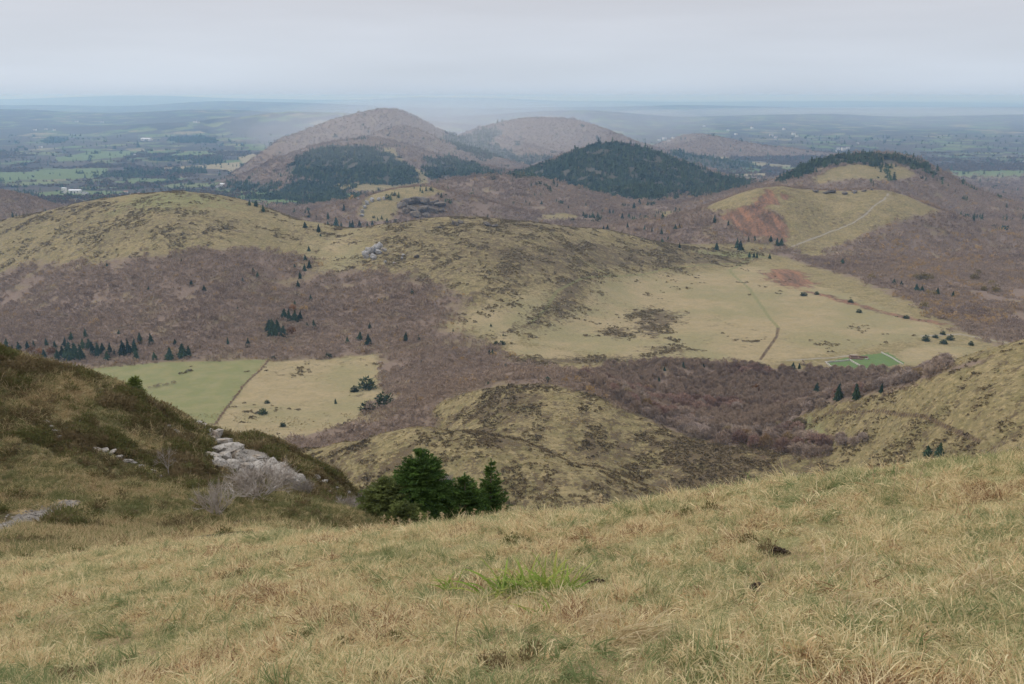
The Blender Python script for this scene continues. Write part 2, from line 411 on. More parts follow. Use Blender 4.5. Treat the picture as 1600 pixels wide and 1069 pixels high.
# grass showing between the woods farther back
GRASS_FAR = [
 poly([(1098, 326), (1130, 308), (1165, 295), (1210, 284), (1262, 296), (1386, 291), (1470, 330), (1460, 333), (1400, 347), (1350, 365), (1332, 374), (1300, 385), (1285, 402), (1252, 402), (1240, 386), (1226, 378), (1230, 362), (1225, 340), (1200, 322), (1160, 325), (1115, 330)], 1750, 2200),
 poly(Z2([(540, 590), (560, 520), (620, 480), (700, 455), (880, 458), (960, 485), (900, 500), (750, 530), (720, 590), (680, 620), (580, 620)]), 1900, 2700),
 poly(Z4([(570, 270), (680, 215), (900, 190), (1000, 195), (1130, 235), (1110, 260), (1000, 280), (900, 275), (800, 270), (690, 285), (600, 300)]), 2300, 3200),
 poly(Z2([(360, 440), (480, 437), (700, 450), (720, 430), (860, 410), (880, 440), (760, 460), (600, 485), (440, 470)]), 3000, 5200),
 poly(Z2([(655, 275), (700, 270), (760, 340), (870, 400), (850, 440), (800, 400), (740, 350), (680, 310)]), 3500, 5200),
 poly(Z3([(140, 590), (250, 580), (330, 600), (250, 615), (150, 612)]), 1900, 2800),
 poly(Z3([(700, 580), (740, 560), (770, 580), (730, 605)]), 1900, 2800),
 poly(Z3([(660, 455), (760, 480), (740, 495), (670, 475)]), 2600, 3600),
]
POLY['scar'] = [
 poly(Z4([(340, 315), (380, 350), (400, 400), (330, 405), (350, 440), (405, 460), (430, 510), (445, 560), (430, 600), (330, 570), (220, 575), (150, 520), (90, 450), (180, 415), (250, 405), (300, 350)]), 1700, 2200),
 poly(Z4([(410, 345), (450, 345), (455, 375), (420, 375)]), 1800, 2200),
 poly(Z4([(310, 770), (380, 750), (480, 755), (540, 780), (590, 830), (520, 850), (420, 840), (340, 810)]), 1200, 1900),
 poly(Z4([(470, 845), (620, 880), (800, 925), (1000, 985), (1300, 1045), (1300, 1060), (1000, 1000), (780, 940), (560, 880)]), 1000, 1700),
]
POLY['tan'] = [
 poly([(915, 480), (930, 440), (1000, 428), (1080, 428), (1140, 420), (1200, 415), (1260, 440), (1350, 470), (1478, 512), (1440, 528), (1330, 548), (1200, 566), (1100, 563), (1000, 560), (900, 550), (820, 535), (850, 505)], 900, 1800),
 poly([(1405, 548), (1450, 538), (1538, 546), (1450, 570), (1395, 572)], 800, 1300),
 poly([(415, 565), (589, 553), (597, 612), (558, 655), (440, 690), (400, 690), (335, 665), (380, 605)], 600, 1100),
 poly([(500, 405), (490, 390), (510, 370), (560, 362), (560, 400), (540, 425), (500, 430)], 1100, 1700),
 poly([(700, 505), (760, 480), (850, 455), (870, 470), (840, 505), (800, 540)], 1000, 1500),
 poly([(800, 540), (880, 545), (925, 560), (850, 562), (790, 550)], 900, 1300),
]
POLY['green'] = [
 poly([(125, 577), (415, 562), (380, 605), (335, 662), (300, 665), (200, 610)], 600, 1100),
 poly([(1290, 566), (1340, 556), (1385, 551), (1412, 568), (1350, 580), (1310, 580)], 800, 1300),
 poly([(1170, 632), (1195, 628), (1205, 637), (1180, 641)], 650, 1000),
 poly([(1240, 655), (1265, 650), (1290, 680), (1260, 690)], 550, 900),
 poly([(180, 330), (230, 305), (280, 299), (330, 305), (350, 320), (260, 325)], 1400, 1720),
 poly([(1080, 390), (1180, 393), (1200, 402), (1150, 405), (1090, 396)], 1500, 1850),
]
# dark heath: (outline, coverage)
HEATH = [
 (poly([(860, 430), (940, 425), (905, 480), (870, 500), (830, 515), (790, 520), (840, 490), (865, 455)], 1000, 1600), .62),
 (poly([(820, 390), (900, 372), (1000, 384), (1100, 392), (1180, 403), (1130, 415), (1000, 420), (900, 422), (820, 415)], 1200, 1850), .55),
 (poly([(560, 370), (640, 350), (760, 345), (860, 356), (860, 420), (780, 450), (700, 440), (620, 420)], 1200, 1700), .36),
 (poly([(985, 485), (1010, 480), (1070, 490), (1060, 505), (1020, 530), (995, 520)], 1000, 1400), .66),
 (poly([(935, 517), (975, 510), (990, 525), (965, 530)], 1000, 1400), .7),
 (poly([(1000, 545), (1060, 538), (1090, 548), (1030, 562)], 900, 1300), .5),
 (poly([(800, 562), (930, 556), (1095, 560), (1095, 566), (930, 568), (820, 572)], 800, 1300), .75),
 (poly([(60, 330), (200, 315), (300, 330), (420, 345), (400, 375), (250, 385), (100, 380)], 1300, 1720), .3),
 (poly([(700, 470), (800, 445), (900, 430), (900, 436), (800, 455), (720, 478)], 1000, 1500), .7),
]
CONIFER = [
 poly([(800, 285), (850, 258), (900, 236), (950, 225), (985, 226), (1030, 241), (1090, 262), (1150, 279), (1200, 292), (1140, 306), (1000, 308), (930, 310), (880, 298)], 3000, 4300),
 poly(Z2([(240, 340), (330, 290), (430, 260), (560, 270), (680, 300), (760, 350), (830, 410), (800, 440), (700, 450), (560, 440), (420, 440), (330, 425), (210, 400)]), 3500, 5000),
 poly(Z2([(880, 320), (1000, 330), (1130, 370), (1400, 360), (1500, 400), (1400, 420), (1100, 410), (900, 415), (850, 380)]), 3300, 5200),
 poly(Z2([(940, 230), (1100, 190), (1230, 190), (1160, 250), (1300, 310), (1490, 320), (1380, 345), (1150, 330), (1000, 280)]), 4500, 7000),
 poly(Z4([(400, 275), (480, 210), (560, 170), (680, 150), (780, 136), (1000, 142), (1100, 165), (1200, 210), (1130, 215), (1000, 190), (850, 183), (690, 192), (590, 225), (430, 275)]), 2400, 3100),
 poly(Z3([(580, 520), (560, 490), (620, 465), (700, 475), (760, 500), (700, 510), (640, 530)]), 2600, 3600),
 poly(Z1([(1250, 490), (1330, 460), (1450, 480), (1600, 520), (1600, 560), (1350, 555), (1080, 545), (1180, 520)]), 2600, 5200),
 poly(Z1([(975, 480), (1080, 472), (1215, 478), (1215, 505), (1030, 500)]), 3000, 6500),
 poly(Z1([(385, 445), (420, 430), (500, 425), (560, 415), (650, 430), (640, 442), (500, 447)]), 3000, 8000),
 poly(Z1([(690, 425), (760, 405), (870, 408), (870, 425), (760, 432)]), 3000, 9000),
 poly(Z1([(790, 375), (850, 355), (955, 352), (955, 375), (850, 385)]), 3000, 10000),
 poly(Z1([(620, 365), (700, 348), (830, 345), (820, 362), (700, 370)]), 4000, 11000),
 poly(Z1([(645, 472), (735, 455), (735, 465), (690, 472)]), 3000, 8000),
 poly(Z1([(690, 262), (750, 250), (930, 258), (930, 275), (750, 275)]), 5000, 18000),
 poly(Z1([(325, 565), (350, 550), (430, 552), (420, 565)]), 3000, 6000),
 poly(Z1([(100, 268), (200, 262), (200, 275), (110, 276)]), 5000, 18000),
 poly(Z3([(700, 340), (900, 320), (1100, 345), (1150, 370), (1000, 375), (850, 355)]), 4500, 8000),
]
PASTURE = [
 poly(Z1([(-400, 430), (20, 420), (200, 405), (420, 400), (420, 440), (250, 455), (-400, 460)]), 3500, 9000),
 poly(Z1([(170, 350), (350, 320), (560, 318), (540, 345), (300, 365), (180, 370)]), 4000, 12000),
 poly(Z1([(690, 345), (800, 320), (900, 322), (860, 345)]), 4000, 12000),
 poly(Z1([(430, 465), (600, 450), (800, 448), (700, 465), (520, 475)]), 3500, 9000),
 poly(Z1([(50, 520), (200, 505), (500, 510), (490, 530), (300, 530), (80, 532)]), 3000, 7000),
 poly(Z1([(1080, 300), (1160, 292), (1170, 305), (1090, 312)]), 4000, 14000),
 poly(Z4([(1300, 250), (1450, 230), (1700, 225), (1700, 270), (1400, 275)]), 3500, 8000),
 poly(Z4([(1450, 330), (1600, 325), (1700, 340), (1600, 345)]), 3000, 6000),
]
STRAW = [
 poly(Z1([(630, 403), (800, 390), (1040, 372), (1060, 390), (950, 405), (760, 408)]), 3500, 9000),
 poly(Z1([(1030, 350), (1110, 330), (1215, 325), (1200, 340), (1110, 355)]), 3500, 9000),
 poly(Z3([(910, 320), (1020, 318), (1030, 328), (920, 330)]), 4500, 9000),
 poly(Z3([(1040, 400), (1200, 395), (1210, 408), (1060, 412)]), 4000, 8000),
 poly(Z2([(1320, 350), (1410, 345), (1410, 360), (1340, 370)]), 4000, 6500),
]
# footpaths and tracks: (photo line, half width m, Y range)
TRACK = [
 (Z4([(465, 632), (540, 602), (640, 565), (720, 535), (810, 495), (860, 460), (905, 415), (960, 380), (985, 345), (985, 328)]), 1.6, 1700, 2200, 'pale'),
 ([(1186, 400), (1160, 412), (1140, 422), (1150, 434), (1172, 452), (1188, 476), (1205, 500), (1216, 512)], 2.2, 1000, 1800, 'grass'),
 ([(1216, 512), (1214, 525), (1200, 545), (1188, 562)], 1.7, 900, 1400, 'brown'),
 ([(1186, 400), (1160, 410), (1100, 414), (1040, 420), (960, 432)], 1.8, 1100, 1850, 'grass'),
 ([(900, 402), (930, 420), (960, 430), (910, 435), (870, 455), (855, 480), (830, 505)], 1.8, 1000, 1700, 'grass'),
 ([(1230, 563), (1300, 559), (1340, 554)], 1.6, 900, 1300, 'pale'),
 ([(1440, 525), (1500, 522), (1563, 534), (1640, 550)], 2.0, 900, 1500, 'pale'),
 ([(420, 562), (408, 578), (380, 603), (355, 636), (335, 664)], 1.0, 650, 1120, 'brown'),
 ([(1300, 645), (1380, 642), (1440, 650), (1480, 668), (1530, 690)], .9, 450, 700, 'brown'),
 ([(1165, 690), (1190, 712), (1212, 740), (1225, 752)], 1.0, 450, 700, 'brown'),
]
TRW = [(np.array([hit(x, y, a, b) for x, y in pts]), w, kd) for pts, w, a, b, kd in TRACK]

def ramp01(d, w): return np.clip(d / (2 * w) + .5, 0, 1)
SOFT = {('wood', 0): 32, ('wood', 1): 28, ('scar', 0): 22, ('scar', 2): 45, ('scar', 3): 22, ('tan', 0): 30, ('tan', 2): 8, ('tan', 3): 70, ('tan', 4): 45, ('tan', 5): 30, ('green', 0): 8, ('green', 1): 5, ('green', 4): 120, ('green', 5): 25}
def cover(X, Y, who):
    shp = X.shape; X = X.ravel(); Y = Y.ravel(); who = who.ravel()
    out = {k: np.zeros(X.shape) for k in ('wood', 'heath', 'tan', 'green', 'scar', 'pale', 'brown', 'turf', 'conifer', 'far')}
    def box(P, m): return (X > P[:, 0].min() - m) & (X < P[:, 0].max() + m) & (Y > P[:, 1].min() - m) & (Y < P[:, 1].max() + m)
    def put(key, P, w, val=1.0):
        m = box(P, w * 2)
        if m.any(): out[key][m] = np.maximum(out[key][m], ramp01(sdf(P, X[m], Y[m]), w) * val)
    for k in ('wood', 'scar', 'tan', 'green'):
        for q, P in enumerate(POLY[k]): put(k, P, SOFT.get((k, q), 14))
    grassy = np.isin(who, [HIDX['grassy_hill'], HIDX['saddle_hill']])
    back = smooth(1790, 1900, Y) * (1 - smooth(5200, 6200, Y)) * np.where(grassy & (Y < 2100), 0, 1)
    hill_far = np.isin(who, [HIDX[k] for k in ('central_peak', 'flat_top_hill', 'far_low_hill', 'conifer_ridge', 'knob_hill', 'misty_saddle', 'scar_hill', 'crater_hill', 'dark_rise')])
    back = np.maximum(back, np.where(hill_far & (Y > 1900), 1.0, 0))
    left_plain = smooth(-.02, -.10, X / np.maximum(Y, 1.0)) * smooth(3000, 3600, Y) * np.where(hill_far, 0, 1)
    back = back * (1 - left_plain)
    out['wood'] = np.maximum(out['wood'], back)
    out['far'] = np.maximum(smooth(5200, 6200, Y), left_plain) * np.where(hill_far, 0, 1)
    for P in GRASS_FAR:
        m = box(P, 60)
        out['wood'][m] = np.minimum(out['wood'][m], 1 - ramp01(sdf(P, X[m], Y[m]), 14))
    out['wood'] = np.minimum(out['wood'], 1 - np.clip(out['scar'] * 1.3 - .2, 0, 1))
    for P in (POLY['tan'][2], POLY['green'][0], POLY['green'][1]):
        m = box(P, 30); out['wood'][m] = np.minimum(out['wood'][m], 1 - ramp01(sdf(P, X[m], Y[m]), 5))
    for P in CONIFER: put('conifer', P, 30)
    for P in PASTURE: put('green', P, 20)
    for P in STRAW: put('tan', P, 20)
    for P, v in HEATH: put('heath', P, 18, v)
    for P, w, kd in TRW:
        m = box(P, 30)
        d = lined(P, X[m], Y[m]); key = {'pale': 'pale', 'brown': 'brown', 'grass': 'turf'}[kd]
        out[key][m] = np.maximum(out[key][m], np.clip(1 - d / (w * 2), 0, 1))
        out['wood'][m] = np.minimum(out['wood'][m], np.clip(d / 6 - .5, 0, 1))
    near = Y < 850
    hm = np.isin(who, [HIDX['heath_spur'], HIDX['heath_mound'], HIDX['grassy_shoulder']]) & near
    pt = .5 + .5 * fbm(X / 70., Y / 70., 91, 3)
    out['heath'][hm] = np.maximum(out['heath'][hm], np.clip(.36 + 1.1 * (pt[hm] - .45), .06, .70) * np.where(who[hm] == HIDX['grassy_shoulder'], .62, 1.05))
    for k, lo in (('saddle_hill', .30), ('grassy_hill', .17), ('scar_hill', .15)):
        hk = (who == HIDX[k]) & (Y < 2200)
        out['heath'][hk] = np.maximum(out['heath'][hk], np.clip(lo + .75 * (pt[hk] - .45), .05, .75) * (1 - .8 * out['tan'][hk]))
    out['wood'][hm] = np.clip((out['wood'][hm] - .62) * 4 + .5, 0, 1)
    out['wood'][who == HIDX['heath_spur']] = 0
    for P, c_ in ((POLY['tan'][2], .07), (POLY['green'][0], .03), (POLY['tan'][0], .05)):
        m = box(P, 5); out['heath'][m] = np.maximum(out['heath'][m], np.where(sdf(P, X[m], Y[m]) > 0, c_ * np.clip(pt[m] * 4 - 1.2, 0, 1.6), 0))
    low = near & ~hm
    out['heath'][low & (Y > 150) & (Y < 560) & (out['wood'] < .5)] = .4
    return {k: v.reshape(shp) for k, v in out.items()}
COV = cover(GX, GY, GW)
# the red scar is eroded: scooped out below its rim and cut by gullies running down the slope
m_ = (GY > 1700) & (GY < 2250) & (COV['scar'] > 0.01)
gl = np.abs(fbm(GX / 11., GY / 70., 93, 3)); GZ = np.where(m_, GZ - COV['scar'] * (3.5 + 7.0 * np.clip(.45 - gl, 0, 1) * 2), GZ)
# small bumps of tussocky ground
GZ = GZ + .45 * fbm(GX / 13., GY / 13., 94, 3) * smooth(420, 600, GY) * smooth(2300, 1900, GY)
def ground_material():
    s = NT('hill_cover')
    a1 = s.attr('cov1'); a2 = s.attr('cov2'); a3 = s.attr('cov3')
    def ch(a):
        sp = s.n('ShaderNodeSeparateColor'); s.l(a.outputs['Color'], sp.inputs[0]); return sp.outputs[0], sp.outputs[1], sp.outputs[2]
    wood, heath, tan = ch(a1); green, scar, pale = ch(a2); brown, turf, far = ch(a3)
    n_l = s.noise(.011, 4); n_m = s.noise(.05, 4, .6); n_f = s.noise(.26, 5, .75); n_s = s.noise(.06, 5, .65, stretch=(.8, 1.2, 1))
    wob = s.math('MULTIPLY', s.math('SUBTRACT', n_m, .5), 1.1)
    wob2 = s.math('ADD', wob, s.math('MULTIPLY', s.math('SUBTRACT', n_f, .5), .7))
    def edge(x, soft=.09, k=wob2): return s.ss(s.math('ADD', x, k), .5 - soft, .5 + soft)
    grass = s.mix(s.ss(n_l, .35, .65), (.205, .165, .082), (.248, .198, .102))
    grass = s.mix(s.ss(n_s, .40, .68), grass, (.165, .140, .064))
    grass = s.mix(s.math('MULTIPLY', s.ss(n_f, .48, .66), .65), grass, (.35, .272, .142))
    grass = s.mix(s.math('MULTIPLY', s.ss(n_f, .50, .36), .5), grass, (.120, .100, .050))
    col = grass
    tanc = s.mix(s.ss(n_s, .35, .7), (.315, .250, .142), (.265, .214, .115))
    tanc = s.mix(s.ss(n_l, .42, .62), tanc, (.240, .208, .108))
    tanc = s.mix(s.math('MULTIPLY', s.ss(n_f, .50, .36), .35), tanc, (.17, .142, .075))
    tanc = s.mix(s.math('MULTIPLY', s.ss(n_f, .52, .68), .4), tanc, (.37, .295, .175))
    tanc = s.mix(far, tanc, (.25, .21, .125))
    col = s.mix(edge(tan, .2), col, tanc)
    grn = s.mix(s.ss(n_m, .35, .65), (.185, .188, .082), (.225, .208, .100))
    grn = s.mix(s.math('MULTIPLY', s.ss(n_f, .50, .36), .3), grn, (.15, .155, .07))
    grn = s.mix(far, grn, (.115, .150, .062))
    col = s.mix(edge(green, .12), col, grn)
    hc = s.mix(n_f, (.085, .064, .038), (.155, .115, .068))
    hn = s.math('ADD', s.math('MULTIPLY', s.noise(.11, 5, .7), .5), s.math('MULTIPLY', s.noise(.42, 5, .8, stretch=(.8, 1.3, 1)), .45))
    hf = s.ss(s.math('SUBTRACT', s.math('MULTIPLY_ADD', heath, .20, .385), hn), -.022, .028)
    hf = s.math('MULTIPLY', hf, s.ss(heath, .02, .1))
    col = s.mix(hf, col, hc)
    wd = s.mix(s.ss(n_f, .3, .7), (.165, .120, .092), (.215, .160, .118))
    wd = s.mix(s.math('MULTIPLY', s.ss(s.noise(.02, 4, .6), .54, .64), .55), wd, (.225, .18, .095))
    col = s.mix(edge(wood, .25), col, wd)
    sc = s.mix(s.ss(s.math('ADD', s.math('MULTIPLY', n_f, .5), s.math('MULTIPLY', s.noise(.075, 4, .7, stretch=(1, .16, .2)), .5)), .40, .58), (.275, .145, .085), (.115, .078, .055))
    col = s.mix(edge(scar, .1), col, sc)
    con = s.ss(s.math('ADD', a1.outputs['Alpha'], wob2), .4, .6)
    col = s.mix(con, col, (.090, .080, .056))
    # far farmland: a patchwork of pastures, ploughland, hedges and copses
    vo = s.n('ShaderNodeTexVoronoi', feature='F1'); mp = s.n('ShaderNodeMapping'); mp.inputs['Scale'].default_value = (1, .75, 0)
    s.l(s.pos(), mp.inputs[0]); s.l(mp.outputs[0], vo.inputs['Vector']); vo.inputs['Scale'].default_value = .0042; vo.inputs['Randomness'].default_value = 1
    spv = s.n('ShaderNodeSeparateColor'); s.l(vo.outputs['Color'], spv.inputs[0])
    rp = s.n('ShaderNodeValToRGB'); rp.color_ramp.interpolation = 'CONSTANT'
    els = [(0, (.050, .043, .04)), (.30, (.085, .068, .055)), (.46, (.105, .145, .055)), (.66, (.14, .16, .065)), (.80, (.065, .057, .045)), (.90, (.22, .19, .11))]
    rp.color_ramp.elements[0].color = els[0][1] + (1,); rp.color_ramp.elements[1].position = els[1][0]; rp.color_ramp.elements[1].color = els[1][1] + (1,)
    for p_, c_ in els[2:]: e_ = rp.color_ramp.elements.new(p_); e_.color = c_ + (1,)
    s.l(spv.outputs[0], rp.inputs[0])
    woodn = s.ss(s.noise(.0011, 5, .6), .49, .56)
    fc = s.mix(woodn, rp.outputs[0], (.075, .06, .05))
    fc = s.mix(s.ss(s.noise(.006, 4, .6, stretch=(.6, 1.5, 1)), .55, .62), fc, (.06, .058, .045))
    farmix = s.math('MULTIPLY', far, s.math('SUBTRACT', 1.0, s.math('MAXIMUM', edge(green, .12), edge(tan, .2))))
    col = s.mix(farmix, col, fc)
    trk = s.ss(n_f, .30, .52)
    col = s.mix(s.math('MULTIPLY', s.ss(brown, .2, .7), trk), col, (.10, .066, .044))
    col = s.mix(s.math('MULTIPLY', s.ss(turf, .2, .7), s.math('MULTIPLY_ADD', trk, .4, .5)), col, (.19, .18, .082))
    col = s.mix(s.math('MULTIPLY', s.ss(pale, .2, .65), s.math('MULTIPLY_ADD', trk, .4, .55)), col, (.28, .25, .205))
    h = s.math('ADD', s.math('MULTIPLY', n_f, .6), hf)
    return s.done(col, .95, s.bump(h, .5, 1.2), spec=.05)
MAT_HILL = ground_material()

def near_material():
    s = NT('near_turf')
    n1 = s.noise(.9, 4); n2 = s.noise(5, 5, .65); n3 = s.noise(.25, 3); n4 = s.noise(24, 4, .7)
    col = s.mix(s.ss(n2, .35, .65), (.30, .225, .12), (.19, .145, .075))
    col = s.mix(s.ss(n1, .45, .62), col, (.19, .18, .08))
    col = s.mix(s.math('MULTIPLY', s.ss(n4, .5, .75), .6), col, (.38, .29, .165))
    he = s.attr('cov1'); sp = s.n('ShaderNodeSeparateColor'); s.l(he.outputs['Color'], sp.inputs[0])
    k = s.ss(s.math('ADD', sp.outputs[1], s.math('MULTIPLY', s.math('SUBTRACT', n1, .5), .8)), .42, .58)
    hcol = s.mix(s.ss(n2, .35, .65), (.075, .058, .03), (.10, .088, .038))
    col = s.mix(k, col, hcol)
    g = s.ss(s.math('ADD', sp.outputs[2], s.math('MULTIPLY', s.math('SUBTRACT', n2, .5), .9)), .50, .75)
    stone = s.mix(s.ss(s.noise(9, 4, .7), .4, .65), (.17, .15, .125), (.26, .235, .20))
    col = s.mix(g, col, stone)
    return s.done(col, .95, s.bump(n2, .6, .06), spec=.1)
MAT_NEAR = near_material()

def lawn_material():
    s = NT('lawn_grass'); n = s.noise(.15, 4); return s.done(s.mix(n, (.085, .135, .042), (.125, .175, .062)), .9)
MAT_LAWN = lawn_material()
# near cover: heather on the spur, gravel where the path runs
PATH_LINE = np.array([hit(x, y, 19, 42) for x, y in ((-60, 850), (0, 826), (37, 812), (62, 801), (84, 794), (106, 786))])
def spur_heath(X, Y):
    """heather cover of the spur (0..1) at map positions"""
    s = X / np.maximum(Y, 1.0)
    n = fbm(X / 5., Y / 5., 61, 3); n2 = fbm(X / 1.8, Y / 1.8, 62, 2)
    up = smooth(37.5, 41.0, Y + np.interp(s, [-.6, -.35, -.25, -.1], [-.5, -1.5, -5, -12.0]) + 2.5 * n)
    grass_patch = np.exp(-(((s + .49) / .045) ** 2 + ((Y - 47.3) / 2.2) ** 2)) + np.exp(-(((s + .40) / .035) ** 2 + ((Y - 40.6) / 1.6) ** 2)) * 1.2 + .7 * np.exp(-(((s + .425) / .03) ** 2 + ((Y - 46) / 1.2) ** 2))
    h = up * (.95 + 1.1 * n2 + .3 * n) - .8 * grass_patch
    pn = fbm(X / 2.6, Y / 1.5, 64, 3)
    band = smooth(-.06, .26, pn) * smooth(-.10, -.28, s) * smooth(13.8, 16.5, Y) * smooth(38, 30, Y) * .8
    return np.clip(np.maximum(h, band), 0, 1) * smooth(12.5, 14.0, Y) * np.where(Y < 100, 1, 0)
OUTC = poly([(306, 664), (330, 668), (350, 690), (400, 702), (440, 722), (478, 745), (466, 758), (430, 750), (390, 745), (345, 735), (325, 716), (336, 700)], 36, 66)
nh = spur_heath(GX, GY)
COV['heath'] = np.where(GY < 100, nh, COV['heath'])
COV['tan'] = np.where(GY < 100, np.maximum(np.clip(1.15 - lined(PATH_LINE, GX, GY) / .75, 0, 1), np.clip(.5 + sdf(OUTC, GX, GY) / 1.0, 0, 1)), COV['tan'])

# split the sheet into named pieces of ground
nr, nc = GX.shape
idx = np.arange(nr * nc).reshape(nr, nc)
quads = np.stack([idx[:-1, :-1], idx[:-1, 1:], idx[1:, 1:], idx[1:, :-1]], -1).reshape(-1, 4)
fw = GW[:-1, :-1].ravel(); fy = GY[:-1, :-1].ravel(); fx = GX[:-1, :-1].ravel()
PIECES = []     # (name, label, face mask, material)
done_f = np.zeros(len(quads), bool)
def piece(name, label, m, mat):
    global done_f
    m = m & ~done_f; done_f |= m
    if m.sum() > 20: PIECES.append((name, label, m, mat))
piece('grass_slope', 'rough straw-coloured grass slope in front of the camera', fy < 17.5, MAT_NEAR)
piece('hillside', 'dark heather spur with pale rocks at the left edge', (fy < 110), MAT_NEAR)
piece('mountain_flank', 'steep heath flank dropping out of sight behind the grass slope', fy < 430, MAT_HILL)
ctan = COV['tan'][:-1, :-1].ravel(); cgrn = COV['green'][:-1, :-1].ravel(); cwood = COV['wood'][:-1, :-1].ravel()
PT0, PT2 = POLY['tan'][0], POLY['tan'][2]; PG0, PG1 = POLY['green'][0], POLY['green'][1]
def inside(P):
    m = np.zeros(len(fx), bool); b = (fx > P[:, 0].min()) & (fx < P[:, 0].max()) & (fy > P[:, 1].min()) & (fy < P[:, 1].max())
    m[b] = sdf(P, fx[b], fy[b]) > 0; return m
piece('meadow', 'wide pale straw-coloured meadow sloping across the middle distance', inside(PT0), MAT_HILL)
piece('meadow', 'tan rough pasture with scattered bushes, right of the brown hedge line', inside(PT2), MAT_HILL)
piece('meadow', 'pale green pasture left of the brown hedge line', inside(PG0), MAT_HILL)
piece('lawn', 'bright green walled lawn beside the low ruin', inside(PG1), MAT_LAWN)
for i, h in enumerate(HILLS):
    piece('hill', h[1], fw == i, MAT_HILL)
piece('valley', 'purple thicket floor between the heath mounds and the far hills', fy < 4200, MAT_HILL)
piece('plain', 'hazy patchwork plain of pastures and woods reaching the horizon', fy > 0, MAT_HILL)

# smooth normals of the whole sheet, so the pieces shade as one
P3 = np.stack([GX, GY, GZ + EYE], -1)
du = np.zeros_like(P3); dv = np.zeros_like(P3)
du[:, 1:-1] = P3[:, 2:] - P3[:, :-2]; du[:, 0] = P3[:, 1] - P3[:, 0]; du[:, -1] = P3[:, -1] - P3[:, -2]
dv[1:-1] = P3[2:] - P3[:-2]; dv[0] = P3[1] - P3[0]; dv[-1] = P3[-1] - P3[-2]
NRM = np.cross(du, dv); NRM /= np.linalg.norm(NRM, axis=-1, keepdims=True); NRM = NRM.reshape(-1, 3)
PV = P3.reshape(-1, 3)
c1 = np.stack([COV['wood'], COV['heath'], COV['tan'], COV['conifer']], -1).reshape(-1, 4)
c2 = np.stack([COV['green'], COV['scar'], COV['pale'], np.ones_like(GX)], -1).reshape(-1, 4)
c3 = np.stack([COV['brown'], COV['turf'], COV['far'], np.ones_like(GX)], -1).reshape(-1, 4)
GROUND = {}
for name, label, m, mat in PIECES:
    q = quads[m]; used, inv = np.unique(q, return_inverse=True); inv = inv.reshape(q.shape)
    me = bpy.data.meshes.new(name)
    me.vertices.add(len(used)); me.vertices.foreach_set('co', PV[used].astype(np.float32).ravel())
    me.loops.add(inv.size); me.loops.foreach_set('vertex_index', inv.astype(np.int32).ravel())
    me.polygons.add(len(inv)); me.polygons.foreach_set('loop_start', np.arange(0, inv.size, 4, dtype=np.int32))
    me.update(calc_edges=True)
    me.polygons.foreach_set('use_smooth', np.ones(len(inv), bool))
    for nm, cc in (('cov1', c1), ('cov2', c2), ('cov3', c3)):
        at_ = me.attributes.new(nm, 'FLOAT_COLOR', 'POINT'); at_.data.foreach_set('color', cc[used].astype(np.float32).ravel())
    me.normals_split_custom_set_from_vertices(NRM[used].astype(np.float32))
    o = link(name, me, mat)
    tag(o, label, 'hill' if name == 'hill' else name.split('_')[-1], kind='structure')
# ------------------------------------------------------------------ scatter: stuff as instances on map points
VY = RY[RY > 1.5]; VS = np.linspace(-.8, .8, 620)
VIS = np.maximum.accumulate(look(VS[None, :] * VY[:, None], np.repeat(VY[:, None], 620, 1)) / VY[:, None], axis=0)         # highest sight line up to each ring of the map
def seen(X, Y, h, slack=.004):
    """could the photo see a plant of height h standing here?"""
    z = look(X, Y)
    i = np.clip(np.searchsorted(VY, Y) - 1, 0, len(VY) - 1); j = np.clip(np.rint((X / Y - VS[0]) / (VS[1] - VS[0])).astype(int), 0, 619)
    return ((z + h) / Y > VIS[np.maximum(i - 1, 0), j] - slack) & (np.abs(X / Y) < .66), z
LIB = bpy.data.collections.new('scatter_sources')     # not linked to the scene: only instanced from
def source(name, variants, mat):
    col = bpy.data.collections.new(name + '_sources'); 
    for k, (V, Fc) in enumerate(variants):
        me = mesh_from(name, V, Fc); me.materials.append(mat)
        o = bpy.data.objects.new(name + '_source_%02d' % k, me); col.objects.link(o)
    return col
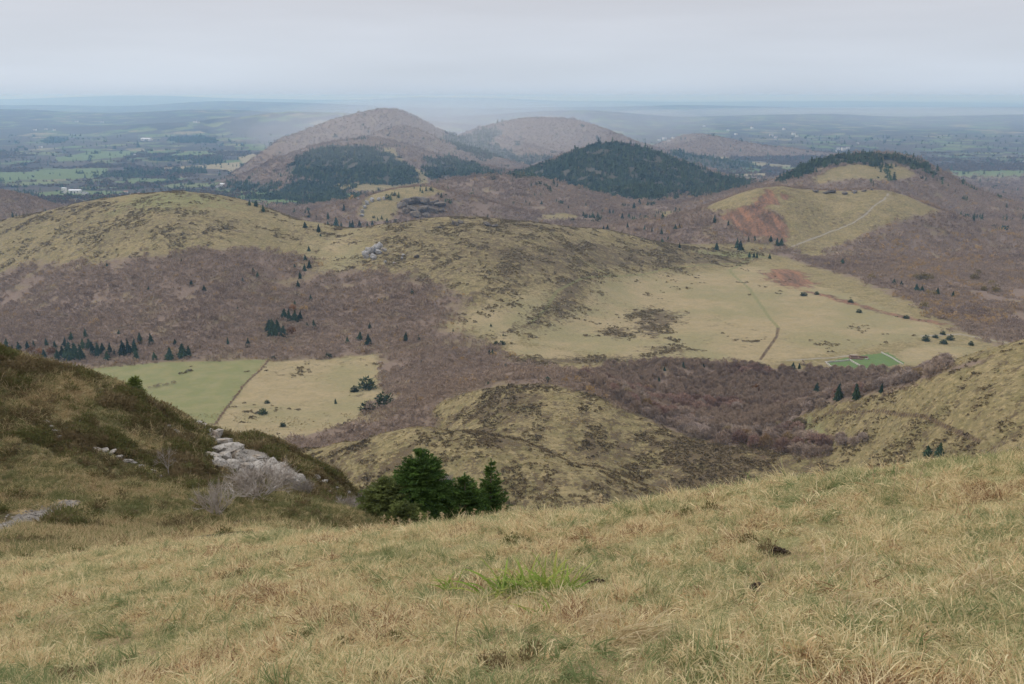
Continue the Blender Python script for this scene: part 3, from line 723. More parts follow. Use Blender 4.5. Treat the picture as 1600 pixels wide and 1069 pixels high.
def scatter(name, label, cat, P, scale, tint, col, nvar, tilt=0.0, squash=None):
    n = len(P)
    me = bpy.data.meshes.new(name); me.vertices.add(n); me.vertices.foreach_set('co', np.asarray(P, np.float32).ravel())
    def add(nm, ty, arr, f):
        a = me.attributes.new(nm, ty, 'POINT'); a.data.foreach_set(f, arr)
    rot = np.stack([RNG.normal(0, tilt, n), RNG.normal(0, tilt, n), RNG.uniform(0, 6.283, n)], -1)
    scv = np.repeat(np.asarray(scale)[:, None], 3, 1) * (np.ones((n, 3)) if squash is None else squash)
    add('rot', 'FLOAT_VECTOR', rot.astype(np.float32).ravel(), 'vector'); add('scl', 'FLOAT_VECTOR', scv.astype(np.float32).ravel(), 'vector')
    add('pick', 'INT', RNG.integers(0, nvar, n).astype(np.int32), 'value'); add('tint', 'FLOAT', np.asarray(tint, np.float32), 'value')
    o = link(name, me)
    g = bpy.data.node_groups.new(name + '_nodes', 'GeometryNodeTree')
    g.interface.new_socket('Geometry', in_out='INPUT', socket_type='NodeSocketGeometry'); g.interface.new_socket('Geometry', in_out='OUTPUT', socket_type='NodeSocketGeometry')
    N = g.nodes.new; L = g.links.new
    gi = N('NodeGroupInput'); go = N('NodeGroupOutput'); ip = N('GeometryNodeInstanceOnPoints'); ci = N('GeometryNodeCollectionInfo')
    ci.inputs['Collection'].default_value = col; ci.inputs['Separate Children'].default_value = True; ci.inputs['Reset Children'].default_value = True
    def at_(nm, ty):
        a = N('GeometryNodeInputNamedAttribute'); a.data_type = ty; a.inputs['Name'].default_value = nm; return a.outputs['Attribute']
    m2p = N('GeometryNodeMeshToPoints'); L(gi.outputs[0], m2p.inputs['Mesh'])
    L(m2p.outputs[0], ip.inputs['Points']); L(ci.outputs[0], ip.inputs['Instance']); ip.inputs['Pick Instance'].default_value = True
    L(at_('pick', 'INT'), ip.inputs['Instance Index']); L(at_('scl', 'FLOAT_VECTOR'), ip.inputs['Scale'])
    e2r = N('FunctionNodeEulerToRotation'); L(at_('rot', 'FLOAT_VECTOR'), e2r.inputs[0]); L(e2r.outputs[0], ip.inputs['Rotation'])
    L(ip.outputs[0], go.inputs[0])
    md = o.modifiers.new('scatter', 'NODES'); md.node_group = g
    tag(o, label, cat, kind='stuff')
    return o

# ------------------------------------------------------------------ plant shapes
def unit(v): return v / (np.linalg.norm(v) + 1e-9)
def twig_clump(n, R, H, seed, lw=.1, ll=.4, stems=4):
    """bare shrub: thin upright twigs filling a dome"""
    r = np.random.default_rng(seed); V, Fc = [], []
    def tri(p, q, w):
        d = q - p; sd = unit(np.cross(d, r.normal(size=3))) * w
        b = len(V); V.extend([p - sd, p + sd, q]); Fc.append((b, b + 1, b + 2))
    for k in range(n):
        a = r.uniform(0, 6.283); rr = R * math.sqrt(r.uniform(0, 1)) * .9; hz = H * (1 - .55 * (rr / R) ** 2) * r.uniform(.25, .85)
        p = np.array([rr * math.cos(a), rr * math.sin(a), hz]); d = unit(np.array([p[0] / R, p[1] / R, .9]) + r.normal(0, .35, 3))
        tri(p, p + d * ll * R * r.uniform(.6, 1.2), lw * R * r.uniform(.6, 1.2))
    for k in range(stems):
        a = r.uniform(0, 6.283); p = np.array([r.normal(0, .1) * R, r.normal(0, .1) * R, -.05 * H])
        tri(p, np.array([math.cos(a) * R * .6, math.sin(a) * R * .6, H * .75]), .05 * R)
    return V, Fc
def conifer(tiers, seg, seed, R=.22, trunk=True, crown=True, lean=.0):
    """unit-height spruce: drooping ragged tiers round a trunk"""
    r = np.random.default_rng(seed); V, Fc = [], []
    if trunk:
        for k in range(5): a = k * 1.2566; V.append((.018 * math.cos(a), .018 * math.sin(a), -.04))
        V.append((0, 0, .9)); Fc.extend([(k, (k + 1) % 5, 5) for k in range(5)])
    if crown:
        for t in range(tiers):
            f = t / (tiers - 1); z0 = .06 + .84 * f ** .92; rad = R * (1 - f) ** .82 * r.uniform(.85, 1.12) + .012
            top = z0 + (.20 * (1 - f) + .09); b = len(V); ox, oy = r.normal(0, .012, 2); V.append((ox, oy, min(top, 1.0)))
            off = r.uniform(0, 6.28)
            for k in range(seg * 2):
                a = off + math.pi * k / seg; q = rad * ((r.uniform(.82, 1.25)) if k % 2 == 0 else r.uniform(.45, .68))
                V.append((ox + q * math.cos(a), oy + q * math.sin(a), z0 - (.05 if k % 2 == 0 else 0) * (1 - f) + r.normal(0, .008)))
            Fc.extend([(b, b + 1 + k, b + 1 + (k + 1) % (seg * 2)) for k in range(seg * 2)])
    return V, Fc
def tuft_ball(n, seed, R=.5, H=1.0, w=.07, l=.2, up=.3, qmin=.02):
    """leafy bush: short leaf sprays all through a dome"""
    r = np.random.default_rng(seed); V, Fc = [], []
    for k in range(n):
        d = r.normal(size=3); d[2] = abs(d[2]) * .9; d = unit(d); q = r.uniform(qmin, 1.0) ** .6
        p = np.array([d[0] * R * q, d[1] * R * q, d[2] * H * q * .92]); e_ = unit(d + r.normal(0, .6, 3) + np.array([0, 0, up]))
        sd = unit(np.cross(e_, r.normal(size=3))) * w * r.uniform(.6, 1.3); b = len(V)
        V.extend([p - sd, p + sd, p + e_ * l * r.uniform(.6, 1.3)]); Fc.append((b, b + 1, b + 2))
    return V, Fc
def tube(V, Fc, p, q, r0, r1, n=4):
    p = np.asarray(p, float); q = np.asarray(q, float); d = unit(q - p); a = unit(np.cross(d, (0.3, .9, .1))); c = np.cross(d, a); b = len(V)
    for (o, rr) in ((p, r0), (q, r1)):
        for k in range(n):
            t = 6.2832 * k / n; V.append(o + (a * math.cos(t) + c * math.sin(t)) * rr)
    for k in range(n): Fc.append((b + k, b + (k + 1) % n, b + n + (k + 1) % n, b + n + k))
def bare_tree(seed, levels=3, twigs=5, spread=.55, trunk_h=.22, w=.0028, multi=1, nb=4):
    """unit-height bare tree -> (trunk mesh, branch-and-twig mesh)"""
    r = np.random.default_rng(seed); TV, TF, BV, BF = [], [], [], []
    def tw(p, d, l, ww):
        sd = unit(np.cross(d, r.normal(size=3))) * ww; b = len(BV); BV.extend([p - sd, p + sd, p + d * l]); BF.append((b, b + 1, b + 2))
    def grow(p, d, l, rad, lev):
        q = p + d * l; tube(BV, BF, p, q, rad, rad * .6, 3)
        if lev == 0:
            for k in range(twigs):
                f = r.uniform(.2, 1); tw(p + d * l * f, unit(d + r.normal(0, .55, 3) + np.array([0, 0, .2])), l * r.uniform(.6, 1.3), w)
            return
        for k in range(nb):
            f = r.uniform(.45, 1.0); grow(p + d * l * f, unit(d + r.normal(0, spread, 3) + np.array([0, 0, .22])), l * r.uniform(.55, .8), rad * .55, lev - 1)
    for m in range(multi):
        a = r.uniform(0, 6.28); ln = 0 if multi == 1 else .35
        base = np.array([math.cos(a) * .03, math.sin(a) * .03, -.03]) * (0 if multi == 1 else 1) + np.array([0, 0, -.02])
        d = unit(np.array([math.cos(a) * ln, math.sin(a) * ln, 1])); top = base + d * trunk_h
        tube(TV, TF, base, top, .022 / multi ** .5, .015 / multi ** .5, 5)
        for k in range(5 if multi == 1 else 3):
            grow(top - d * trunk_h * r.uniform(0, .3), unit(d + r.normal(0, spread, 3) * np.array([1, 1, .4])), .30 * r.uniform(.8, 1.15), .010, levels - 1)
    BV = np.array(BV); top = BV[:, 2].max(); sc = .98 / top
    return ([v * sc for v in np.array(TV)], TF), ([v for v in BV * sc], BF)

# ------------------------------------------------------------------ plant materials
def foliage_mat(name, c0, c1, c2=None, scale=.05, trans=.0, inst=False, thr=.55, var=.3):
    s = NT(name)
    n = s.noise(scale, 3)
    col = s.mix(s.ss(n, .35, .65), c0, c1)
    oi = s.n('ShaderNodeObjectInfo').outputs['Random']
    if inst:
        t = s.attr('tint', 'INSTANCER').outputs['Fac']
        col = s.mix(s.ss(t, 0, thr), col, c1)
        if c2: col = s.mix(s.ss(t, thr + .1, .95), col, c2)
    br = s.math('MULTIPLY_ADD', oi, var * 2, 1 - var)
    hs = s.n('ShaderNodeHueSaturation'); s.val(hs.inputs['Color'], col); s.l(br, hs.inputs['Value'])
    return s.done(hs.outputs[0], .9, trans=trans, spec=.08)
M_TWIG = foliage_mat('bare_twigs', (.210, .150, .112), (.305, .228, .165), (.38, .25, .10), .006, inst=True, var=.14)
M_TWIG1 = foliage_mat('bare_twigs_grey', (.285, .212, .160), (.345, .272, .208), None, .02)
M_TWIG2 = foliage_mat('bare_twigs_dark', (.225, .142, .108), (.28, .190, .145), None, .02)
M_CON = foliage_mat('conifer_needles_far', (.030, .048, .021), (.052, .070, .028), (.100, .085, .038), .004, inst=True, var=.5)
M_CON1 = foliage_mat('conifer_needles', (.020, .038, .022), (.038, .058, .030), None, .05, var=.4)
M_PINE = foliage_mat('pine_needles', (.035, .055, .03), (.055, .075, .035), None, .05)
M_RUST = foliage_mat('rust_leaves', (.26, .125, .045), (.20, .11, .05), None, .05)
M_YELL = foliage_mat('yellow_leaves', (.26, .19, .06), (.21, .16, .06), None, .05)
M_BARK = foliage_mat('bark', (.10, .075, .055), (.15, .12, .09), None, 2.0)

# ------------------------------------------------------------------ woods that read as one mass
def samples(Y0, Y1, spacing, smax=.64, pad=0.0):
    """jittered map points, one about every `spacing` metres"""
    ys = np.arange(Y0, Y1, spacing); XS, YS = [], []
    for y in ys:
        x = np.arange(-smax * y - pad, smax * y + pad, spacing); XS.append(x + RNG.uniform(-.5, .5, len(x)) * spacing); YS.append(y + RNG.uniform(-.5, .5, len(x)) * spacing)
    return np.concatenate(XS), np.concatenate(YS)
def grid_look(key, X, Y):
    i = np.clip(np.searchsorted(RY, Y), 0, nr - 1); j = np.clip(np.rint((X / (Y + OFF) - RS[0]) / (RS[1] - RS[0])).astype(int), 0, nc - 1)
    return COV[key][i, j], GW[i, j]
THICKET = poly([(905, 590), (950, 572), (1050, 566), (1180, 574), (1290, 580), (1420, 582), (1490, 570), (1445, 594), (1400, 612), (1300, 635), (1246, 655), (1270, 690), (1350, 712), (1200, 702), (1085, 684), (1010, 650), (950, 620)], 560, 1150)
pts, scl, tin = [], [], []
for (a, b, sp, hgt) in ((560, 1000, 3.9, 3.2), (1000, 1800, 4.7, 3.7), (1800, 3000, 7.5, 5.2), (3000, 5200, 14.0, 8.5), (5200, 9000, 18.0, 8.5)):
    X, Y = samples(a, b, sp)
    w, who = grid_look('wood', X, Y); cn, _ = grid_look('conifer', X, Y)
    nse = fbm(X / 28., Y / 28., 51, 3)
    keep = (w + .75 * nse + RNG.normal(0, .16, len(X)) > .55) & (cn < .5) & (w > .10) & (fbm(X / 75., Y / 75., 59, 4) + RNG.normal(0, .08, len(X)) < .46)
    X, Y = X[keep], Y[keep]
    if a < 1200:
        k = sdf(THICKET, X, Y) < 0; X, Y = X[k], Y[k]
    v, z = seen(X, Y, hgt); X, Y, z = X[v], Y[v], z[v]
    pts.append(np.stack([X, Y, z + EYE], -1)); scl.append(hgt * np.exp(RNG.normal(0, .36, len(X))))
    g = fbm(X / 140., Y / 140., 53, 4) * .9 + .45
    g = g + np.interp(Y, [900, 1300, 2800, 4500], [.3, 0, -.05, -.6])
    t = np.clip(g * .8 + RNG.normal(0, .16, len(X)), 0, .62)
    right = smooth(.34, .5, X / Y) * smooth(1150, 1300, Y) * smooth(2600, 2000, Y)
    t = np.where((RNG.uniform(size=len(X)) < .025 + .45 * right * smooth(.0, .3, fbm(X / 50., Y / 50., 54, 2))), RNG.uniform(.8, 1, len(X)), t)
    tin.append(t)
SHRUBS = source('bare_shrub', [twig_clump(46, .62, 1.0, 100 + k, .105, .42) for k in range(2)] + [tuft_ball(64, 110 + k, .6, .95, .075, .30, .45, .25) for k in range(3)], M_TWIG)
scatter('thicket', 'purple-brown bare shrub wood covering the lower slopes', 'thicket', np.concatenate(pts), np.concatenate(scl), np.concatenate(tin), SHRUBS, 5, .08)

pts, scl, tin = [], [], []
for (a, b, sp, hgt) in ((2300, 3300, 7, 12.), (3300, 5300, 9, 14.), (5300, 12000, 24, 24.)):
    X, Y = samples(a, b, sp)
    cn, who = grid_look('conifer', X, Y)
    keep = cn + .9 * fbm(X / 60., Y / 60., 56, 3) + RNG.normal(0, .14, len(X)) > .46
    keep &= (cn > .03) | (RNG.uniform(size=len(X)) < .35)
    keep &= fbm(X / 45., Y / 45., 57, 3) < .30
    X, Y = X[keep], Y[keep]; v, z = seen(X, Y, hgt); X, Y, z = X[v], Y[v], z[v]
    pts.append(np.stack([X, Y, z + EYE], -1)); scl.append(hgt * np.exp(RNG.normal(0, .34, len(X)))); tin.append(np.clip(fbm(X / 150., Y / 150., 58, 3) * .5 + .4 + RNG.normal(0, .2, len(X)), 0, 1))
FARCON = source('far_conifer', [conifer(5, 5, 200 + k, .26 + .05 * (k % 3)) for k in range(5)] + [tuft_ball(46, 290 + k, .42, .8, .13, .28) for k in range(2)], M_CON)
scatter('conifer_forest', 'dark blue-green conifer forest on the far hills', 'forest', np.concatenate(pts), np.concatenate(scl), np.concatenate(tin), FARCON, 7, .03)

# hedgerows and copses out on the plain
X, Y = samples(3300, 8500, 17)
fr, who = grid_look('far', X, Y); gr, _ = grid_look('green', X, Y); tn, _ = grid_look('tan', X, Y)
n1 = fbm(X / 420., Y / 420., 71, 3); n2 = np.abs(fbm(X / 300., Y / 300., 72, 2))
keep = (fr > .5) & ((n1 > .16) | (n2 < .03)) & (gr < .6) & (tn < .6) & (RNG.uniform(size=len(X)) < .75)
X, Y = X[keep], Y[keep]; v, z = seen(X, Y, 12); X, Y, z = X[v], Y[v], z[v]
M_COPSE = foliage_mat('copse', (.075, .066, .048), (.12, .085, .06), (.16, .10, .045), .002, inst=True)
COPSE = source('copse_tree', [tuft_ball(40, 300 + k, .55, 1.0, .16, .3) for k in range(4)], M_COPSE)
scatter('copses', 'brown hedgerows and copses dotted over the plain', 'copses', np.stack([X, Y, z + EYE], -1), 11 * np.exp(RNG.normal(0, .3, len(X))), RNG.uniform(0, 1, len(X)), COPSE, 4, .05)

# heather clumps on the mounds and hills: low domes, thick where the cover is heath
def heath_points(Y0, Y1, sp, hgt, L):
    X, Y = samples(Y0, Y1, sp, .62); c, who = grid_look('heath', X, Y); w, _ = grid_look('wood', X, Y)
    k = (c > .04) & (w < .55); X, Y, c = X[k], Y[k], c[k]
    f = .6 * fbm(X / L, Y / L, 151, 4) + .4 * fbm(X / (L * .3), Y / (L * .3), 152, 3)
    srt = np.sort(f); thr = srt[np.clip(((1 - np.clip(c * .9, 0, .95)) * (len(srt) - 1)).astype(int), 0, len(srt) - 1)]
    k = f > thr; X, Y = X[k], Y[k]; v, z = seen(X, Y, hgt); return X[v], Y[v], z[v]
M_CLUMP = foliage_mat('heath_clumps', (.090, .068, .038), (.150, .112, .062), (.205, .162, .085), .05, inst=True, var=.25, thr=.4)
CLUMP = source('heath_clump', [tuft_ball(34, 360 + k, 1.0, .55, .20, .42, .5, .2) for k in range(5)], M_CLUMP)
P_, S_ = [], []
for (a, b, sp, sz, L) in ((430, 850, 2.1, 1.15, 16.), (850, 1800, 3.6, 1.7, 26.)):
    X, Y, z = heath_points(a, b, sp, 1.0, L); P_.append(np.stack([X, Y, z + EYE - .1], -1)); S_.append(sz * np.exp(RNG.normal(0, .3, len(X))))
P_ = np.concatenate(P_); S_ = np.concatenate(S_)
scatter('heath', 'dark brown heather clumps mottling the mounds and grassy hills', 'heath', P_, S_, np.clip(RNG.normal(.2, .2, len(S_)) + np.where(P_[:, 1] > 850, .48, 0), 0, 1), CLUMP, 5, .1)

# straw tussocks standing between the heather on the near mounds
X, Y = samples(430, 830, 2.8, .62); w, _ = grid_look('wood', X, Y); k = (w < .5) & (fbm(X / 12., Y / 12., 155, 3) > -.1) & (RNG.uniform(size=len(X)) < .8); X, Y = X[k], Y[k]
v, z = seen(X, Y, .6); X, Y, z = X[v], Y[v], z[v]
M_TUSS = foliage_mat('straw_tussocks', (.27, .21, .095), (.36, .28, .145), (.19, .17, .075), .03, inst=True, var=.25)
TUSS = source('straw_tussock', [tuft_ball(24, 380 + k, .8, .6, .16, .4, .6, .1) for k in range(4)], M_TUSS)
scatter('tussocks', 'pale straw tussocks between the heather on the near mounds', 'tussocks', np.stack([X, Y, z + EYE - .1], -1), .8 * np.exp(RNG.normal(0, .3, len(X))), RNG.uniform(0, 1, len(X)), TUSS, 4, .1)
# ------------------------------------------------------------------ single conifers and bushes, each read from the photo
CONIF = [conifer(8, 8, 400 + k, .25 + .03 * (k % 3), trunk=False) for k in range(6)]
CON_ME = [mesh_from('crown', *v) for v in CONIF]; [m.materials.append(M_CON1) for m in CON_ME]
TRUNK_ME = mesh_from('trunk', *conifer(2, 3, 1, crown=False)); TRUNK_ME.materials.append(M_BARK)
def bush_mesh(mat, seed, R=.55, H=1.0):
    me = mesh_from('crown', *tuft_ball(260, seed, R, H, .07, .2)); me.materials.append(mat); return me
BUSH_ME = {'green': [bush_mesh(M_PINE, 500 + k) for k in range(3)], 'rust': [bush_mesh(M_RUST, 510 + k, .42) for k in range(2)], 'yellow': [bush_mesh(M_YELL, 520 + k, .5) for k in range(2)]}
def put_conifer(px, py, hpx, label, group, Y0=500, Y1=3500, kind='spruce'):
    X, Y = hit(px, py, Y0, Y1)
    h = max(hpx * Y * 1.03 / F_PX, 1.5); z = ground(X, Y) - .02 * h
    t = empty('spruce_tree' if kind == 'spruce' else 'bush', (X, Y, z), random.uniform(0, 6.28), h)
    if kind == 'spruce':
        link('crown', random.choice(CON_ME), None, t); link('trunk', TRUNK_ME, None, t)
        w = random.uniform(.8, 1.4); t.rotation_euler = (random.gauss(0, .04), random.gauss(0, .04), random.uniform(0, 6.28)); t.scale = (h * w, h * w, h)
        tag(t, label, 'tree', group)
    else:
        w = random.uniform(1.0, 1.35); t.scale = (h * w, h * w, h)
        link('crown', random.choice(BUSH_ME[kind]), None, t); link('trunk', TRUNK_ME, None, t); tag(t, label, 'bush', group)
    return t
def crop(lst, ox, oy, k): return [(ox + k * x, oy + k * y, k * h) for x, y, h in lst]
Z5 = lambda l: crop(l, 30, 400, .33125)
Z6 = lambda l: crop(l, 420, 400, .33125)
Z7h = lambda l: crop(l, 800, 400, .33125)
Z8 = lambda l: crop(l, 1100, 450, .29375)
Z3h = lambda l: crop(l, 800, 140, .33125)
Z2h = lambda l: crop(l, 380, 140, .33125)
Z4h = lambda l: crop(l, 1100, 200, .29375)
CLUSTERS = [
 ('dark spruce in the dense row above the pale green pasture', 'spruce row above the pasture', 'spruce', 700, 1700, Z5([(40, 440, 45), (70, 430, 40), (130, 425, 45), (120, 490, 60), (180, 490, 60), (170, 440, 50), (215, 430, 55), (235, 490, 100), (265, 485, 90), (295, 490, 90), (245, 400, 50), (315, 390, 55), (300, 440, 60), (350, 470, 80), (375, 475, 80), (395, 460, 60), (430, 470, 75), (415, 490, 50), (450, 470, 40), (490, 470, 85), (520, 465, 90), (545, 460, 85), (570, 415, 65), (553, 490, 70), (625, 420, 65), (0, 450, 55), (-30, 470, 60), (-60, 440, 60), (205, 480, 70), (330, 440, 60)])),
 ('dark spruce standing apart between the dense row and the thicket', 'loose spruces right of the row', 'spruce', 700, 1700, Z5([(640, 490, 45), (712, 485, 65), (735, 420, 35), (770, 475, 75), (800, 475, 65)])),
 ('lone dark spruce on the purple lower slope of the left hill', 'lone spruces on the purple slope', 'spruce', 800, 1720, Z5([(812, 140, 30), (873, 165, 34), (765, 28, 20), (415, 48, 20), (1055, 122, 24), (1105, 78, 28), (1125, 102, 32), (1030, 257, 22), (470, 367, 22), (610, 160, 20)])),
 ('dark spruce in the straggling line climbing to the saddle', 'spruces climbing to the saddle', 'spruce', 800, 1720, Z5([(1300, 62, 28), (1325, 107, 42), (1315, 147, 36), (1350, 22, 32), (1368, 57, 44), (1310, 187, 22), (1300, 232, 28), (1375, 207, 28), (1345, 70, 36)])),
 ('tall dark spruce in the tight grove above the tan pasture', 'grove above the tan pasture', 'spruce', 700, 1500, Z5([(1195, 375, 92), (1180, 352, 62), (1215, 362, 72), (1245, 380, 62), (1250, 292, 52), (1275, 310, 72), (1300, 312, 66), (1325, 305, 54), (1205, 378, 70)])),
 ('solitary spruce in the purple thicket between grove and mound', 'solitary thicket spruces', 'spruce', 700, 1600, Z5([(985, 415, 40), (1080, 430, 52), (1390, 340, 48), (1358, 332, 25)]) + Z6([(677, 180, 32), (550, 212, 20), (370, 410, 36), (430, 395, 46), (470, 420, 62), (477, 342, 32), (605, 350, 30), (645, 400, 52), (708, 400, 36), (437, 322, 16)])),
 ('small dark bush-like spruce at the foot of the olive hill', 'small spruces at the foot of the hill', 'spruce', 700, 1500, Z6([(870, 357, 20), (1048, 332, 16), (1105, 377, 14), (1040, 465, 28), (1055, 467, 32), (1115, 524, 20), (855, 497, 16), (720, 502, 14), (1035, 606, 20), (1405, 567, 14)])),
 ('round green bush at the foot of the olive hill', 'round bushes at the foot of the hill', 'green', 700, 1500, Z6([(1100, 417, 22), (1072, 417, 20), (1315, 592, 26)])),
 ('small pine standing in the tan pasture or its edge', 'pines in the tan pasture', 'green', 600, 1120, Z6([(465, 625, 62), (465, 728, 52), (545, 708, 76), (405, 640, 34), (280, 480, 28), (67, 805, 26)]) + Z5([(1150, 745, 34), (1170, 695, 20), (1200, 488, 22)])),
 ('tiny dark spruce alone on the pasture', 'tiny pasture spruces', 'spruce', 600, 1120, Z6([(315, 697, 30)]) + Z5([(270, 552, 28), (1228, 872, 34)])),
 ('small dark spruce on the near edge of the big pale meadow', 'spruces along the meadow edge', 'spruce', 600, 1400, Z7h([(808, 530, 36), (720, 542, 22), (903, 527, 24), (517, 602, 28), (693, 592, 28), (1210, 532, 24), (1325, 537, 42), (1355, 532, 30)])),
 ('tall dark spruce standing clear above the bare thicket', 'tall spruces above the thicket', 'spruce', 500, 1100, Z8([(597, 557, 66), (713, 597, 112), (810, 592, 104), (942, 557, 64)])),
 ('dark spruce of the pair below the olive hillside', 'spruce pair', 'spruce', 400, 700, Z8([(1190, 895, 72), (1250, 897, 94)])),
 ('round dark bush beside the track at the meadow corner', 'bushes at the meadow corner', 'green', 700, 1500, Z8([(1180, 282, 38), (1270, 248, 24), (1310, 277, 32), (1275, 297, 30), (1230, 265, 22), (1490, 372, 42), (1385, 392, 24), (1420, 305, 26)])),
 ('small dark bush along the upper edge of the pale meadow', 'bushes on the upper meadow edge', 'green', 800, 1800, Z8([(530, 42, 26), (600, 35, 20), (780, 77, 22), (825, 132, 22), (1075, 162, 22)])),
 ('small dark spruce dotted over the purple valley behind the olive hill', 'spruces in the purple valley', 'spruce', 1850, 3000, Z3h([(65, 540, 22), (140, 542, 20), (265, 562, 18), (405, 612, 38), (460, 592, 32), (490, 627, 22), (520, 612, 34), (550, 607, 28), (640, 547, 24), (710, 612, 38), (770, 582, 24), (790, 577, 22), (660, 672, 28), (625, 662, 28), (520, 702, 38), (430, 672, 34), (450, 662, 28), (710, 737, 38), (735, 712, 24), (790, 652, 24), (770, 657, 24), (545, 652, 28), (605, 602, 22), (475, 592, 32), (335, 677, 24), (400, 682, 34), (705, 682, 32), (575, 560, 30), (600, 545, 34)])),
 ('small dark spruce at the foot of the red scar', 'spruces below the scar', 'spruce', 1700, 2300, Z3h([(790, 747, 28), (1020, 642, 26), (955, 627, 40), (1115, 717, 30), (1145, 712, 30), (1220, 717, 34), (1250, 737, 44), (1270, 737, 40), (1060, 747, 52), (1078, 757, 54), (965, 757, 40), (1120, 792, 30), (1140, 792, 30), (1155, 794, 30), (1215, 797, 26)])),
 ('dark spruce in the cluster tucked behind the saddle', 'spruces behind the saddle', 'spruce', 1640, 2600, Z2h([(310, 602, 38), (400, 612, 38), (400, 652, 34), (400, 692, 38), (420, 692, 62), (440, 667, 72), (465, 667, 46), (505, 662, 48), (515, 652, 42), (550, 647, 34), (585, 652, 34), (610, 642, 28), (290, 577, 28), (345, 612, 24), (475, 572, 36)])),
 ('dark spruce along the right shoulder of the grassy hill', 'spruces on the grassy hill shoulder', 'spruce', 1400, 1800, Z2h([(30, 547, 32), (60, 552, 34), (95, 577, 38), (293, 652, 32), (357, 672, 42), (365, 692, 16), (310, 762, 28)])),
 ('dark spruce in the purple wood at the right edge', 'spruces in the right-hand wood', 'spruce', 1000, 2300, Z4h([(1010, 832, 34), (1050, 842, 34), (1130, 867, 44), (1160, 872, 38), (1240, 887, 44), (1325, 897, 34), (1435, 487, 32), (735, 722, 32), (55, 502, 42), (130, 517, 28)])),
 ('yellow-leaved tree glowing in the purple wood at the right', 'yellow trees in the right-hand wood', 'yellow', 1000, 2300, Z4h([(1130, 805, 36), (1165, 810, 46), (1200, 808, 36), (1190, 885, 30), (1220, 890, 30), (1440, 805, 36), (1490, 865, 30), (1550, 872, 44), (1530, 835, 30), (890, 800, 30), (1460, 775, 26), (1170, 950, 36)])),
 ('rust-leaved tree among the spruces of the dense row', 'rust trees in the row', 'rust', 800, 1500, Z5([(60, 470, 50), (95, 470, 40), (155, 468, 48), (1290, 255, 30), (1285, 370, 44)])),
 ('rust-leaved tree in the bare thicket', 'rust trees in the thicket', 'rust', 600, 1200, Z7h([(1020, 705, 50), (1150, 640, 40), (960, 705, 36)]) + Z8([(280, 535, 30), (820, 470, 36), (780, 468, 26)])),
]
ORD = 'first second third fourth fifth sixth seventh eighth ninth tenth eleventh twelfth thirteenth fourteenth fifteenth'.split()
for label, group, kind, Y0, Y1, lst in CLUSTERS:
    lst = sorted(lst)
    for k, (x, y, h) in enumerate(lst):
        lb = label if len(lst) > 15 or len(lst) == 1 else label + ', ' + ORD[k] + ' from the left'
        put_conifer(x, y, h, lb, group if len(lst) > 1 else None, Y0, Y1, kind)

# ------------------------------------------------------------------ bare trees of the near thicket, one by one
M_TWIG3 = foliage_mat('bare_twigs_lilac', (.30, .232, .188), (.355, .285, .235), None, .02)
M_TWIG4 = foliage_mat('bare_twigs_tawny', (.31, .20, .10), (.26, .21, .12), None, .02)
BARE = []
for k in range(7):
    (tv, tf), (bv, bf) = bare_tree(600 + k, 3, 7, .62, .2, .010, multi=(1 if k % 2 else 3), nb=4)
    tm = mesh_from('trunk', tv, tf); tm.materials.append(M_BARK)
    bms = []; dv_, df_ = tuft_ball(900, 650 + k, .42, .96, .021, .085, .45, .62); b0 = len(bv); bv = list(bv) + list(dv_); bf = list(bf) + [tuple(q + b0 for q in f_) for f_ in df_]
    for mt in (M_TWIG1, M_TWIG2, M_TWIG3, M_TWIG4):
        bm_ = mesh_from('crown', bv, bf); bm_.materials.append(mt); bms.append(bm_)
    BARE.append((tm, bms))
cand = []; CLEAR_T = [(o.location[0], o.location[1]) for o in C.objects if str(o.get('group', '')) in ('tall spruces above the thicket', 'spruces along the meadow edge')]
X, Y = samples(560, 1150, 3.0, .6); k = sdf(THICKET, X, Y) > 0; X, Y = X[k], Y[k]
v, z = seen(X, Y, 6, .002); X, Y, z = X[v], Y[v], z[v]
order = RNG.permutation(len(X)); taken = np.zeros((0, 3)); small = []
for i in order:
    gp = fbm(np.array([X[i] / 70.]), np.array([Y[i] / 70.]), 81, 3)[0]
    rad = 7.4 + 3.6 * max(gp, -.5)
    if len(taken) and (((taken[:, 0] - X[i]) ** 2 + (taken[:, 1] - Y[i]) ** 2) < (rad * .5 + taken[:, 2] * .5) ** 2).any(): continue
    if any(abs(X[i] - a_) < 7 and -5 - 30 < Y[i] - b_ < 6 for a_, b_ in CLEAR_T): continue
    if grid_look('green', X[i:i + 1], Y[i:i + 1])[0][0] > .55: continue
    taken = np.vstack([taken, (X[i], Y[i], rad)])
    cand.append((X[i], Y[i], z[i], rad, gp))
cand.sort(key=lambda c: -(c[3] / c[1]))
for (x, y, zz, rad, gp) in cand[:300]:
    tm, bms = random.choice(BARE); h = rad * random.uniform(1.05, 1.4); w = rad * random.uniform(1.35, 1.7)
    t = empty('bare_tree', (x, y, zz + EYE - .1), random.uniform(0, 6.28)); t.scale = (w, w, h)
    q = gp + random.gauss(0, .16)
    kc = (1 if q > .18 else 0 if q > -.12 else 2) if random.random() > .06 else 3
    link('crown', bms[kc], None, t); link('trunk', tm, None, t)
    tag(t, ('greyish', 'dark reddish-brown', 'pale lilac-grey', 'tawny')[kc] + ' leafless tree in the thicket below the green lawn', 'tree', ('greyish', 'dark reddish', 'pale lilac', 'tawny')[kc] + ' bare trees of the near thicket')
BARE_SRC = source('bare_crown', [([tuple(v.co) for v in b_[1][0].vertices], [tuple(p.vertices) for p in b_[1][0].polygons]) for b_ in BARE], M_TWIG)
rest = cand[300:]
